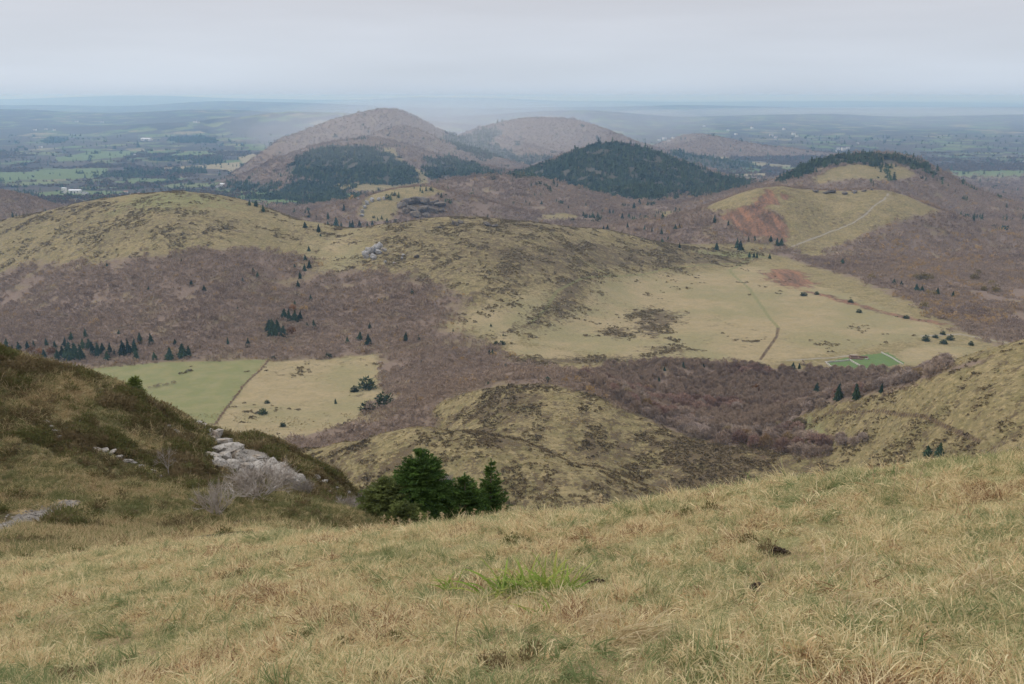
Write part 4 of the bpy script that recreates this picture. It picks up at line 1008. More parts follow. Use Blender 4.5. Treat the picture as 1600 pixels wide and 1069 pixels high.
if rest:
    A = np.array(rest); M_T3 = M_TWIG
    scatter('underwood', 'leafless undergrowth filling the gaps of the near thicket', 'undergrowth', np.stack([A[:, 0], A[:, 1], A[:, 2] + EYE], -1), A[:, 3] * 1.25, np.clip(.48 - .8 * A[:, 4] + RNG.normal(0, .15, len(A)), 0, .62), BARE_SRC, len(BARE), .06)

# ------------------------------------------------------------------ rocks
def rock_mesh(seed, lvl=2, planes=10, rough=.22):
    r = np.random.default_rng(seed); bm = bmesh.new(); bmesh.ops.create_icosphere(bm, subdivisions=lvl, radius=1)
    N = r.normal(size=(planes, 3)); N[:6] = np.array([(1, 0, 0), (-1, 0, 0), (0, 1, 0), (0, -1, 0), (0, 0, 1), (0, 0, -1)]) + r.normal(0, .22, (6, 3)); N /= np.linalg.norm(N, axis=1, keepdims=True); D = r.uniform(.5, .92, planes)
    for v in bm.verts:
        d = np.array(v.co); d /= np.linalg.norm(d); k = N @ d; rr = min([1.3] + [D[i] / k[i] for i in range(planes) if k[i] > .15])
        p = d * rr; p = p * (1 + rough * fbm(np.array([p[0] * 3 + p[2] * 2]), np.array([p[1] * 3 - p[2]]), seed, 3)[0])
        v.co = p
    me = bpy.data.meshes.new('rock'); bm.to_mesh(me); bm.free(); return me
def rock_mat(name, c0, c1, c2, sc=1.0):
    s = NT(name); n1 = s.noise(2.2 * sc, 5, .65); n2 = s.noise(9 * sc, 5, .7); n3 = s.noise(1.1 * sc, 3)
    col = s.mix(s.ss(n1, .35, .65), c0, c1); col = s.mix(s.ss(n2, .50, .64), col, c2); col = s.mix(s.math('MULTIPLY', s.ss(n3, .55, .7), .5), col, (.30, .21, .12))
    return s.done(col, .92, s.bump(n2, .8, .05 / sc), spec=.15)
M_ROCK = rock_mat('pale_rock', (.26, .235, .20), (.42, .385, .34), (.09, .078, .06))
M_ROCKFAR = rock_mat('crag_rock', (.26, .245, .23), (.40, .385, .37), (.13, .12, .10), .12)
M_CRAG = rock_mat('dark_crag', (.10, .085, .07), (.17, .145, .12), (.06, .05, .04), .1)
ROCKS = [rock_mesh(700 + k) for k in range(6)]; [m.materials.append(M_ROCK) for m in ROCKS]
ROCKSF = [m.copy() for m in ROCKS]
for m in ROCKSF: m.materials.clear(); m.materials.append(M_ROCKFAR)
ROCKSD = [m.copy() for m in ROCKS]
for m in ROCKSD: m.materials.clear(); m.materials.append(M_CRAG)
def outcrop(label, pix, Y0, Y1, sz, src, flat=.6, sink=.25):
    """a rock outcrop: blocks at photo points, each (px, py, width px)"""
    P = [(hit(x, y, Y0, Y1), w) for x, y, w in pix]
    cx = sum(p[0][0] for p in P) / len(P); cy = sum(p[0][1] for p in P) / len(P)
    t = empty('rock_outcrop', (cx, cy, ground(cx, cy)))
    for (x, y), w in P:
        r_ = w * y / F_PX * .55
        o = link('rock', random.choice(src), None, t); zz = ground(x, y)
        o.location = (x - cx, y - cy, zz - t.location[2] + r_ * flat * (.5 - sink)); o.rotation_euler = (random.uniform(-.4, .4), random.uniform(-.4, .4), random.uniform(0, 6.28))
        o.scale = (r_ * random.uniform(.8, 1.2), r_ * random.uniform(.8, 1.2), r_ * flat * random.uniform(.8, 1.2))
    return tag(t, label, 'rock')
main_p = [(312, 668, 16), (322, 676, 14), (330, 690, 18), (338, 682, 18), (346, 694, 24), (340, 706, 20), (356, 704, 26), (350, 716, 24), (366, 714, 28), (332, 716, 22), (345, 728, 22), (376, 722, 26), (362, 730, 24), (388, 722, 20), (384, 734, 26), (398, 730, 24), (400, 742, 26), (412, 734, 22), (416, 746, 26), (428, 738, 22), (434, 748, 26), (446, 746, 22), (444, 756, 22), (456, 752, 20), (464, 760, 20), (425, 726, 18), (372, 702, 18), (404, 718, 16), (470, 752, 14), (378, 744, 18), (440, 730, 14)]
outcrop('pale shattered rock outcrop on the crest of the heather spur', [(x, y, w * 1.35) for x, y, w in main_p] + [(x + random.uniform(-12, 12), y + random.uniform(-8, 8), random.uniform(5, 11)) for x, y, w in main_p for q in (0, 1)], 36, 66, 1, ROCKS, .7)
outcrop('small pale rock streak low on the heather slope at the far left', [(72, 660, 10), (80, 668, 12), (88, 675, 14), (93, 684, 10)], 36, 55, 1, ROCKS, .6)
outcrop('flat pale rock slab in the middle of the heather slope', [(150, 704, 14), (162, 705, 18), (174, 708, 14)], 36, 60, 1, ROCKS, .45)
outcrop('pale broken rocks just right of the flat slab in the heather', [(186, 716, 14), (198, 722, 18), (208, 724, 12), (220, 730, 14), (240, 738, 12), (250, 746, 12)], 36, 60, 1, ROCKS, .55)
outcrop('two pale rocks above the thin sapling below the spur crest', [(262, 668, 12), (274, 676, 16), (284, 686, 16), (292, 696, 12)], 36, 62, 1, ROCKS, .6)
outcrop('pale rocks on the lower end of the spur beside the spruces', [(494, 748, 16), (504, 756, 16), (522, 766, 14), (545, 770, 10), (512, 770, 12), (562, 778, 8)], 40, 75, 1, ROCKS, .6)
outcrop('little pale stones at the foot of the hollow', [(118, 815, 8), (128, 818, 6), (60, 822, 6)], 18, 45, 1, ROCKS, .5)
outcrop('grey rock outcrop on the left shoulder of the olive hill', [(573, 402, 16), (580, 396, 18), (588, 390, 16), (594, 386, 14), (583, 404, 12), (576, 393, 14), (591, 396, 12), (600, 392, 8)], 1200, 1640, 1, ROCKSF, .8, .1)
outcrop('small pale rocks right of the grey outcrop on the olive hill', [(628, 405, 5), (630, 400, 5), (616, 412, 4), (602, 410, 4)], 1200, 1640, 1, ROCKSF, 1.2, .1)
outcrop('dark rock patch near the top of the olive hill', [(712, 352, 16), (720, 349, 14), (762, 352, 12), (772, 354, 10), (650, 402, 12), (688, 356, 8)], 1300, 1640, 1, ROCKSD, .5, .2)
outcrop('pale rock steps on the left side of the small crag knoll', [(566, 332, 8), (570, 325, 8), (574, 319, 8), (565, 338, 6), (582, 315, 8), (592, 313, 7), (600, 312, 7), (560, 312, 5)], 1900, 2600, 1, ROCKSF, .9, .1)
outcrop('dark crag on the face of the small knoll', [(628, 322, 20), (640, 318, 22), (652, 316, 24), (664, 318, 24), (676, 320, 22), (688, 322, 20), (634, 332, 20), (646, 330, 22), (660, 330, 24), (675, 331, 22), (690, 330, 16), (650, 338, 18), (668, 338, 18)], 1900, 2600, 1, ROCKSD, .55, .2)
outcrop('broken brown lip of rock along the crater rim', [(1275, 300, 10), (1290, 302, 12), (1300, 301, 12), (1320, 303, 10), (1335, 301, 10), (1350, 299, 10), (1362, 297, 8)], 1900, 2200, 1, ROCKSD, .5, .2)

# ------------------------------------------------------------------ walls, ruin, hedges
M_STONE = rock_mat('field_stone', (.38, .36, .32), (.48, .455, .41), (.25, .23, .20), .4)
M_REDBRICK = rock_mat('ruin_stone', (.20, .12, .09), (.26, .17, .13), (.14, .09, .07), .4)
def strip_wall(name, label, pa, pb, Y0, Y1, h, w, mat, cat, n=14):
    a = hit(*pa, Y0, Y1); b = hit(*pb, Y0, Y1); d = unit(np.array([b[0] - a[0], b[1] - a[1]])); sd = np.array([-d[1], d[0]]) * w / 2
    V, Fc = [], []; z0 = ground(*a)
    for i in range(n + 1):
        f = i / n; c = np.array(a) * (1 - f) + np.array(b) * f; g = ground(*c); hh = h * random.uniform(.85, 1.1)
        for (q, zz) in ((c - sd, g - .4), (c + sd, g - .4), (c + sd * .8, g + hh), (c - sd * .8, g + hh)): V.append((q[0] - a[0], q[1] - a[1], zz - z0))
    for i in range(n):
        k = i * 4
        for j in range(4): Fc.append((k + j, k + (j + 1) % 4, k + 4 + (j + 1) % 4, k + 4 + j))
    Fc += [(3, 2, 1, 0), (n * 4, n * 4 + 1, n * 4 + 2, n * 4 + 3)]
    o = link(name, mesh_from(name, V, Fc), mat); o.location = (a[0], a[1], z0)
    return tag(o, label, cat)
strip_wall('stone_wall', 'pale stone wall along the back of the small green lawn', (1289, 567), (1328, 563), 800, 1300, 1.5, 1.1, M_STONE, 'wall')
strip_wall('stone_wall', 'pale stone wall closing the left end of the lawn', (1290, 567), (1308, 580), 800, 1300, 1.4, 1.1, M_STONE, 'wall')
strip_wall('stone_wall', 'pale stone wall crossing the lawn in front of the ruin', (1328, 563), (1361, 582), 800, 1300, 1.5, 1.1, M_STONE, 'wall')
strip_wall('stone_wall', 'pale stone wall at the right end of the lawn', (1377, 551), (1411, 570), 800, 1300, 1.3, 1.0, M_STONE, 'wall')
def ruin():
    ax, ay = hit(1328, 561, 800, 1300); bx, by = hit(1358, 562, 800, 1300); z = ground((ax + bx) / 2, (ay + by) / 2)
    t = empty('ruin', ((ax + bx) / 2, (ay + by) / 2, z), math.atan2(by - ay, bx - ax)); L = math.hypot(bx - ax, by - ay)
    def blk(nm, x0, x1, y0, y1, z1, mat):
        V = [(x0, y0, -1.5), (x1, y0, -1.5), (x1, y1, -1.5), (x0, y1, -1.5), (x0, y0, z1), (x1, y0, z1 * .8), (x1, y1, z1 * .9), (x0, y1, z1 * 1.05)]
        link(nm, mesh_from(nm, V, [(0, 3, 2, 1), (4, 5, 6, 7), (0, 1, 5, 4), (1, 2, 6, 5), (2, 3, 7, 6), (3, 0, 4, 7)]), mat, t)
    blk('wall', -L / 2, L / 2, 7.0, 8.0, 2.6, M_REDBRICK); blk('wall', -L / 2, L * .2, -.6, .4, 1.7, M_REDBRICK)
    blk('wall', -L / 2, -L / 2 + 1, .5, 6.9, 2.4, M_REDBRICK); blk('wall', -1.0, 0, .5, 6.9, 2.0, M_REDBRICK); blk('wall', L / 2 - 1, L / 2, .5, 6.9, 1.4, M_REDBRICK)
    blk('coping', -L * .42, -L * .2, 8.1, 9.0, 3.0, M_STONE); blk('coping', L * .3, L * .48, 1.0, 2.4, 1.2, M_STONE)
    tag(t, 'low reddish ruin with pale coping beside the green lawn', 'ruin')
ruin()

def hedge(label, line, Y0, Y1, h, sp, mat, seed):
    P = [hit(x, y, Y0, Y1) for x, y in line]; r = np.random.default_rng(seed); V, Fc = [], []; o0 = P[0]; z0 = ground(*o0)
    for (a, b) in zip(P[:-1], P[1:]):
        L = math.hypot(b[0] - a[0], b[1] - a[1])
        for i in range(max(2, int(L / sp))):
            f = (i + r.uniform(0, 1)) / max(2, int(L / sp)); x = a[0] + (b[0] - a[0]) * f + r.normal(0, sp * .4); y = a[1] + (b[1] - a[1]) * f + r.normal(0, sp * .4); s_ = h * r.uniform(.6, 1.2)
            v, fc = twig_clump(30, .7, 1.0, int(r.integers(1e6)), .1, .4); z = ground(x, y); bs = len(V)
            V.extend([(p[0] * s_ + x - o0[0], p[1] * s_ + y - o0[1], p[2] * s_ + z - z0) for p in v]); Fc.extend([tuple(q + bs for q in f_) for f_ in fc])
    o = link('hedge', mesh_from('hedge', V, Fc), mat); o.location = (o0[0], o0[1], z0); return tag(o, label, 'hedge')
hedge('thin brown hedge line dividing the two left pastures', [(420, 562), (408, 578), (380, 603), (355, 636), (335, 664)], 650, 1120, 1.8, 2.5, M_TWIG2, 31)
hedge('short purple hedge in the pale green pasture', [(232, 607), (255, 603), (275, 600)], 600, 1100, 4.0, 2.5, M_TWIG1, 32)
hedge('grey bushes along the top of the tan pasture', [(470, 560), (520, 557), (585, 553)], 700, 1150, 3.0, 3.5, M_TWIG1, 33)

# ------------------------------------------------------------------ far farms and villages
def flat_mat(name, c, rough=.8):
    s = NT(name); n = s.noise(.4, 3); return s.done(s.mix(n, tuple(q * .85 for q in c), c), rough)
M_WHITE = flat_mat('white_render', (.72, .70, .66)); M_ROOF = flat_mat('slate_roof', (.16, .15, .16)); M_TILE = flat_mat('tile_roof', (.30, .16, .11)); M_SHEET = flat_mat('pale_sheet_roof', (.70, .71, .73))
M_PANE = flat_mat('dark_opening', (.05, .05, .06), .3)
def house(label, px, py, wpx, Y0, Y1, hk=.45, dk=.6, roof=M_ROOF, wall=M_WHITE, group=None, name='house', cat='house', rise=.25):
    x, y = hit(px, py, Y0, Y1); w = wpx * y / F_PX; h = w * hk; d = w * dk
    t = empty(name, (x, y, ground(x, y)), random.uniform(-.5, .5))
    V = [(-w / 2, -d / 2, -2), (w / 2, -d / 2, -2), (w / 2, d / 2, -2), (-w / 2, d / 2, -2), (-w / 2, -d / 2, h), (w / 2, -d / 2, h), (w / 2, d / 2, h), (-w / 2, d / 2, h), (-w / 2, 0, h + d * rise), (w / 2, 0, h + d * rise)]
    link('wall', mesh_from('wall', V, [(0, 1, 5, 4), (2, 3, 7, 6), (1, 2, 6, 9, 5), (3, 0, 4, 8, 7)]), wall, t)
    o = w * .03
    R = [(-w / 2 - o, -d / 2 - o, h - .1), (w / 2 + o, -d / 2 - o, h - .1), (w / 2 + o, 0, h + d * rise + .3), (-w / 2 - o, 0, h + d * rise + .3), (-w / 2 - o, d / 2 + o, h - .1), (w / 2 + o, d / 2 + o, h - .1)]
    link('roof', mesh_from('roof', R, [(0, 1, 2, 3), (3, 2, 5, 4)]), roof, t)
    for kx in (-.28, .0, .28):
        u = w * .045; a, b_ = kx * w - u, kx * w + u; zz0, zz1 = (h * .35, h * .72) if kx else (0, h * .62); yy = -d / 2 - .05
        link('window' if kx else 'door', mesh_from('window', [(a, yy, zz0), (b_, yy, zz0), (b_, yy, zz1), (a, yy, zz1)], [(0, 1, 2, 3)]), M_PANE, t)
    return tag(t, label, cat, group)
house('long white farm shed shining alone on the left plain', 230, 219.5, 17, 4000, 30000, .16, .5, M_SHEET, name='shed', cat='shed', rise=.12)
house('tall pale silo building of the farm on the left plain', 101, 302, 6, 3000, 8000, 1.4, .8, M_SHEET, name='silo_building', cat='building', rise=.1)
house('long pale barn behind the silo building', 118, 302, 18, 3000, 8000, .25, .35, M_SHEET, name='barn', cat='barn')
house('small barn right of the long pale barn', 133, 304, 9, 3000, 8000, .35, .6, M_ROOF, name='barn', cat='barn')
for k, (px, py, w) in enumerate([(188, 307, 5), (197, 303, 6), (206, 306, 5), (218, 305, 5), (199, 309, 5), (225, 306, 4)]):
    house('white house of the hamlet just above the grassy hill', px, py, w, 3000, 8000, .6, .8, M_TILE if k % 2 else M_ROOF, group='hamlet above the grassy hill')
for k, (px, py, w) in enumerate([(348, 291, 7), (340, 293, 5)]):
    house('pale building beside the dark conifer bars on the plain', px, py, w, 3000, 8000, .5, .7, M_SHEET if k == 0 else M_ROOF, group='buildings by the conifer bars')
for px, py, w in [(305, 192, 5), (310, 192.5, 4), (55, 204, 4), (72, 203, 4), (85, 204, 4), (210, 243, 4), (64, 231, 5), (120, 191, 4), (160, 192, 4)]:
    house('tiny white farmhouse far out on the left plain', px, py, w, 4000, 40000, .5, .7, M_ROOF, group='farmhouses on the left plain')
for px, py, w in [(1030, 220, 4), (1038, 218, 5), (1045, 221, 4), (1052, 217, 4), (1137, 205, 4), (1150, 211, 4), (1205, 213, 5), (1212, 216, 4), (1240, 211, 5), (1245, 214, 4), (1310, 234, 5), (1318, 235, 6), (1325, 233, 5), (1305, 237, 4), (1175, 201, 4), (1225, 203, 4), (1340, 225, 4), (1100, 198, 4)]:
    house('tiny pale village house on the hazy right plain', px, py, w, 6000, 40000, .6, .8, M_ROOF, group='village houses on the right plain')
# ------------------------------------------------------------------ close to the camera: heather, grass, shrubs, spruces
def blades_mesh(n, seed, R, L, wid, droop=.9, lean=(0.25, 0.1), segs=3, upr=1.0):
    """a tuft of curved grass blades; each blade keeps a random number for its colour"""
    r = np.random.default_rng(seed); V, Fc, A = [], [], []
    for k in range(n):
        a = r.uniform(0, 6.283); rr = R * math.sqrt(r.uniform()); p = np.array([rr * math.cos(a), rr * math.sin(a), -.01])
        az = r.uniform(0, 6.283); tl = abs(r.normal(.35, .25)); d = np.array([math.cos(az) * tl + lean[0], math.sin(az) * tl + lean[1], upr]); d = unit(d)
        l = L * r.uniform(.45, 1.15); w = wid * r.uniform(.6, 1.3); sd = unit(np.cross(d, (math.cos(az + 1.2), math.sin(az + 1.2), .2))) * w; c = r.uniform(); b = len(V); g = droop * r.uniform(.5, 1.5)
        for j in range(segs + 1):
            f = j / segs
            if j == segs: V.append(p); A.append(c)
            else: V.extend([p - sd * (1 - f * .6), p + sd * (1 - f * .6)]); A.extend([c, c])
            d = unit(d + np.array([d[0] * .6, d[1] * .6, -g]) / segs); p = p + d * l / segs
        for j in range(segs - 1): Fc.append((b + 2 * j, b + 2 * j + 1, b + 2 * j + 3, b + 2 * j + 2))
        Fc.append((b + 2 * segs - 2, b + 2 * segs - 1, b + 2 * segs))
    return V, Fc, A
def rnd_mesh(name, VFA, mat):
    V, Fc, A = VFA; me = mesh_from(name, V, Fc); at_ = me.attributes.new('rnd', 'FLOAT', 'POINT'); at_.data.foreach_set('value', np.array(A, np.float32)); me.materials.append(mat); return me
def blade_mat(name, stops, patch=.9, inst=True, scale=.55, trans=.4):
    s = NT(name)
    t = s.attr('rnd').outputs['Fac']
    n1 = s.noise(scale, 3, .6); n2 = s.noise(scale * 5, 2)
    t = s.math('ADD', s.math('MULTIPLY', s.math('SUBTRACT', t, .12), .85), s.math('MULTIPLY', s.math('SUBTRACT', n1, .5), patch))
    t = s.math('ADD', t, s.math('MULTIPLY', s.math('SUBTRACT', n2, .5), patch * .6))
    if inst: t = s.math('ADD', t, s.math('MULTIPLY', s.attr('tint', 'INSTANCER').outputs['Fac'], .42))
    else: t = s.math('ADD', t, .12)
    rp = s.n('ShaderNodeValToRGB'); rp.color_ramp.elements[0].position = stops[0][0]; rp.color_ramp.elements[0].color = stops[0][1] + (1,)
    rp.color_ramp.elements[1].position = stops[1][0]; rp.color_ramp.elements[1].color = stops[1][1] + (1,)
    for p_, c_ in stops[2:]: e_ = rp.color_ramp.elements.new(p_); e_.color = c_ + (1,)
    s.l(t, rp.inputs[0])
    return s.done(rp.outputs[0], .75, trans=trans, spec=.15)
GRASS_STOPS = [(.0, (.20, .24, .10)), (.16, (.32, .335, .155)), (.32, (.51, .45, .24)), (.52, (.71, .575, .32)), (.76, (.86, .74, .46)), (.90, (.66, .45, .24)), (1.0, (.26, .16, .085))]
M_GRASS = blade_mat('dry_grass_blades', GRASS_STOPS, 1.9)
M_STRAW = blade_mat('straw_blades', [(.0, (.38, .29, .15)), (.35, (.52, .41, .23)), (.7, (.64, .53, .34)), (1.0, (.46, .31, .16))], .3, False)
M_IRIS = blade_mat('green_sword_leaves', [(.0, (.14, .23, .04)), (.35, (.23, .32, .06)), (.7, (.30, .33, .075)), (1.0, (.42, .34, .12))], .25, False, trans=.35)
def grass_source(name, specs, mat):
    col = bpy.data.collections.new(name + '_sources')
    for k, a in enumerate(specs):
        o = bpy.data.objects.new(name + '_source_%02d' % k, rnd_mesh(name, blades_mesh(*a[0], **a[1]), mat)); col.objects.link(o)
    return col
TURF = grass_source('grass_tuft', [((30, 800 + k, .085, (.115 + .02 * k), .0034), dict(lean=(.35 * math.cos(k * 2.4), .35 * math.sin(k * 2.4)), droop=.7 + .15 * k)) for k in range(7)], M_GRASS)
CLEAR = [hit(x, y, 3, 16) + (r_,) for x, y, r_ in ((815, 930, .30), (868, 928, .15), (1178, 925, .09), (1214, 866, .10), (932, 912, .08), (705, 922, .07))]
M_OLIVE = blade_mat('olive_turf_blades', [(.0, (.14, .155, .06)), (.22, (.24, .22, .10)), (.48, (.42, .335, .17)), (.75, (.58, .46, .26)), (1.0, (.22, .145, .075))], 1.7)
OLIVE = grass_source('olive_tuft', [((30, 840 + k, .085, (.13 + .02 * k), .0045), dict(lean=(.35 * math.cos(k * 2.4), .35 * math.sin(k * 2.4)), droop=.8 + .12 * k)) for k in range(7)], M_OLIVE)
# knoll: dense turf
X, Y = samples(1.0, 24.0, .068, .68, 3.5)
keep = (spur_heath(X, Y) < .55) & (RNG.uniform(size=len(X)) < smooth(24, 15.5, Y)) & ((Y < 17) | (X / Y < 0))
for cx_, cy_, cr_ in CLEAR: keep &= ((X - cx_) ** 2 + ((Y - cy_) / .8) ** 2 > cr_ ** 2) | (RNG.uniform(size=len(X)) < .25)
X, Y = X[keep], Y[keep]
z = look(X, Y)
lump = fbm(X / .38, Y / .38, 95, 2); big = fbm(X / 2.2, Y / 2.2, 96, 3)
tin = np.clip(.5 + .55 * big + .5 * lump + RNG.normal(0, .16, len(X)), 0, 1)
sc_ = np.clip((.72 + .65 * lump + .28 * big), .32, 1.6) * RNG.uniform(.7, 1.3, len(X))
scatter('grass', 'long dry straw and green grass covering the near slope', 'grass', np.stack([X, Y, z + EYE], -1), sc_, tin * .8 - .06, TURF, 7, .38)
# hollow and the grassy parts of the spur
X, Y = samples(14.5, 64, .17, .66)
hz_ = spur_heath(X, Y); pth = lined(PATH_LINE, X, Y)
keep = (RNG.uniform(size=len(X)) < smooth(14.5, 21, Y)) & (X / Y < .02) & (hz_ + RNG.normal(0, .12, len(X)) < .48) & (pth > .35 + .5 * RNG.uniform(size=len(X)))
keep &= sdf(OUTC, X, Y) < .1
X, Y = X[keep], Y[keep]; v, z = seen(X, Y, .5, .03); X, Y, z = X[v], Y[v], z[v]
big = fbm(X / 3.5, Y / 3.5, 97, 3)
scatter('grass', 'tufted green and tawny grass in the hollow below the spur', 'grass', np.stack([X, Y, z + EYE], -1), RNG.uniform(1.0, 2.0, len(X)), np.clip(-.05 + 1.4 * big + RNG.normal(0, .3, len(X)) + .45 * smooth(24, 18, Y), -.8, 1.3), OLIVE, 7, .25)
# coarse pale tussocks and fresh green tufts in the turf
COARSE = grass_source('grass_clump', [((42, 815 + k, .12, (.19 + .025 * k), .0052), dict(lean=(.55 * math.cos(k * 1.3), .55 * math.sin(k * 1.3)), droop=1.5, segs=4)) for k in range(5)], M_GRASS)
X, Y = samples(1.5, 16.6, .26, .68, 3.5); n1 = fbm(X / .9, Y / .9, 88, 3); k = (n1 > .05) & (RNG.uniform(size=len(X)) < .75)
for cx_, cy_, cr_ in CLEAR: k &= (X - cx_) ** 2 + (Y - cy_) ** 2 > (cr_ * 1.3) ** 2
X, Y, n1 = X[k], Y[k], n1[k]; z = look(X, Y)
scatter('grass', 'coarse bleached grass clumps lying over in the near turf', 'grass', np.stack([X, Y, z + EYE], -1), RNG.uniform(.55, 1.15, len(X)) * np.interp(Y, [4, 9], [.68, 1]), np.where(RNG.uniform(size=len(X)) < .28, 1.4, np.clip(RNG.normal(.7, .18, len(X)), .3, .9)), COARSE, 5, .45)
X, Y = samples(1.5, 16.6, .21, .68, 3.5); n1 = fbm(X / .8, Y / .8, 89, 3); k = n1 > -.06; X, Y = X[k], Y[k]; z = look(X, Y)
scatter('grass', 'grey-green grass tufts showing through the straw', 'grass', np.stack([X, Y, z + EYE], -1), RNG.uniform(.5, .95, len(X)), RNG.uniform(-1.3, -.3, len(X)), COARSE, 5, .45)
# olive turf mixed through the heather of the spur
X, Y = samples(34, 70, .30, .66); k = (X / Y < .02) & (spur_heath(X, Y) > .3) & (sdf(OUTC, X, Y) < 0) & (fbm(X / 2.2, Y / 2.2, 161, 3) > .06); X, Y = X[k], Y[k]
v, z = seen(X, Y, .5, .03); X, Y, z = X[v], Y[v], z[v]
scatter('grass', 'olive grass tufts growing through the heather of the spur', 'grass', np.stack([X, Y, z + EYE], -1), RNG.uniform(1.8, 3.2, len(X)), RNG.uniform(-.4, 1.1, len(X)), OLIVE, 7, .25)
# tall seed stalks standing out of the turf
STALK = grass_source('grass_stalk', [((5, 830 + k, .05, .42, .0021), dict(lean=(.12, .05), droop=.25)) for k in range(4)], M_STRAW)
X, Y = samples(2, 16.4, .34, .66, 3.5); k = RNG.uniform(size=len(X)) < .5; X, Y = X[k], Y[k]; z = look(X, Y)
scatter('grass', 'thin pale seed stalks standing above the turf', 'grass', np.stack([X, Y, z + EYE], -1), RNG.uniform(.5, 1.1, len(X)), RNG.uniform(0, 1, len(X)), STALK, 4, .25)

def heather_mat():
    s = NT('heather_sprigs'); n1 = s.noise(.55, 3); n2 = s.noise(3.5, 3); t = s.attr('tint', 'INSTANCER').outputs['Fac']
    col = s.mix(s.ss(t, .2, .8), (.130, .104, .052), (.200, .155, .082)); col = s.mix(s.ss(n1, .44, .58), col, (.130, .130, .048)); col = s.mix(s.math('MULTIPLY', s.ss(n2, .5, .7), .6), col, (.20, .125, .065))
    return s.done(col, .9, trans=.15, spec=.08)
M_HEATH = heather_mat()
HEATHER = source('heather', [tuft_ball(130, 850 + k, .5, .62, .035, .17, .6) for k in range(5)], M_HEATH)
X, Y = samples(12.6, 72, .22, .66); hz_ = spur_heath(X, Y)
keep = (RNG.uniform(size=len(X)) < smooth(14.5, 21, Y)) & (X / Y < .02) & (hz_ + RNG.normal(0, .28, len(X)) > .55) & (lined(PATH_LINE, X, Y) > 1.0)
X, Y = X[keep], Y[keep]; v, z = seen(X, Y, .6, .03); X, Y, z = X[v], Y[v], z[v]
# bare rock faces stay free of heather
rk = np.zeros(len(X), bool)
for o in [o for o in C.objects if o.name.startswith('rock_outcrop') and o.location[1] < 90]:
    for c_ in o.children:
        p = o.location + c_.location; rk |= (X - p[0]) ** 2 + (Y - p[1]) ** 2 < (c_.scale[0] * 1.05) ** 2
rk |= sdf(OUTC, X, Y) > .1
X, Y, z = X[~rk], Y[~rk], z[~rk]
n_ = fbm(X / 1.2, Y / 1.2, 98, 2)
scatter('heather', 'brown and dark green heather matting the spur', 'heather', np.stack([X, Y, z + EYE - .05], -1), np.clip(.62 + .5 * n_, .3, 1.2) * RNG.uniform(.7, 1.3, len(X)) * np.where(Y < 30, .42, 1), np.clip(.5 + .6 * n_ + RNG.normal(0, .2, len(X)), 0, 1), HEATHER, 5, .25)
# small dark heather sprigs in the near turf
X, Y = samples(4, 16.5, .20, .66); k = (fbm(X / 1.1, Y / 1.1, 99, 3) > np.interp(Y, [4, 9, 16], [.56, .48, .38])); X, Y = X[k], Y[k]; z = look(X, Y)
scatter('heather', 'rusty heather sprigs scattered through the near turf', 'heather', np.stack([X, Y, z + EYE], -1), RNG.uniform(.10, .22, len(X)), RNG.uniform(.7, 1, len(X)), HEATHER, 5, .3)
# gravel on the path
M_GRAVEL = rock_mat('gravel', (.20, .18, .155), (.30, .275, .24), (.12, .105, .09), 3)
def pebble(seed):
    me = rock_mesh(seed, 1, 8); V = [tuple(v.co) for v in me.vertices]; Fc = [tuple(p.vertices) for p in me.polygons]; return V, Fc
GRAVEL = source('pebble', [pebble(870 + k) for k in range(4)], M_GRAVEL)
X, Y = samples(20, 42, .17, .68); k = (lined(PATH_LINE, X, Y) < .75 * RNG.uniform(.3, 1.2, len(X))) & (X < -8); X, Y = X[k], Y[k]; z = look(X, Y)
scatter('gravel', 'loose grey stones on the short path at the left edge', 'gravel', np.stack([X, Y, z + EYE], -1), RNG.uniform(.02, .075, len(X)), RNG.uniform(0, 1, len(X)), GRAVEL, 4, .5)

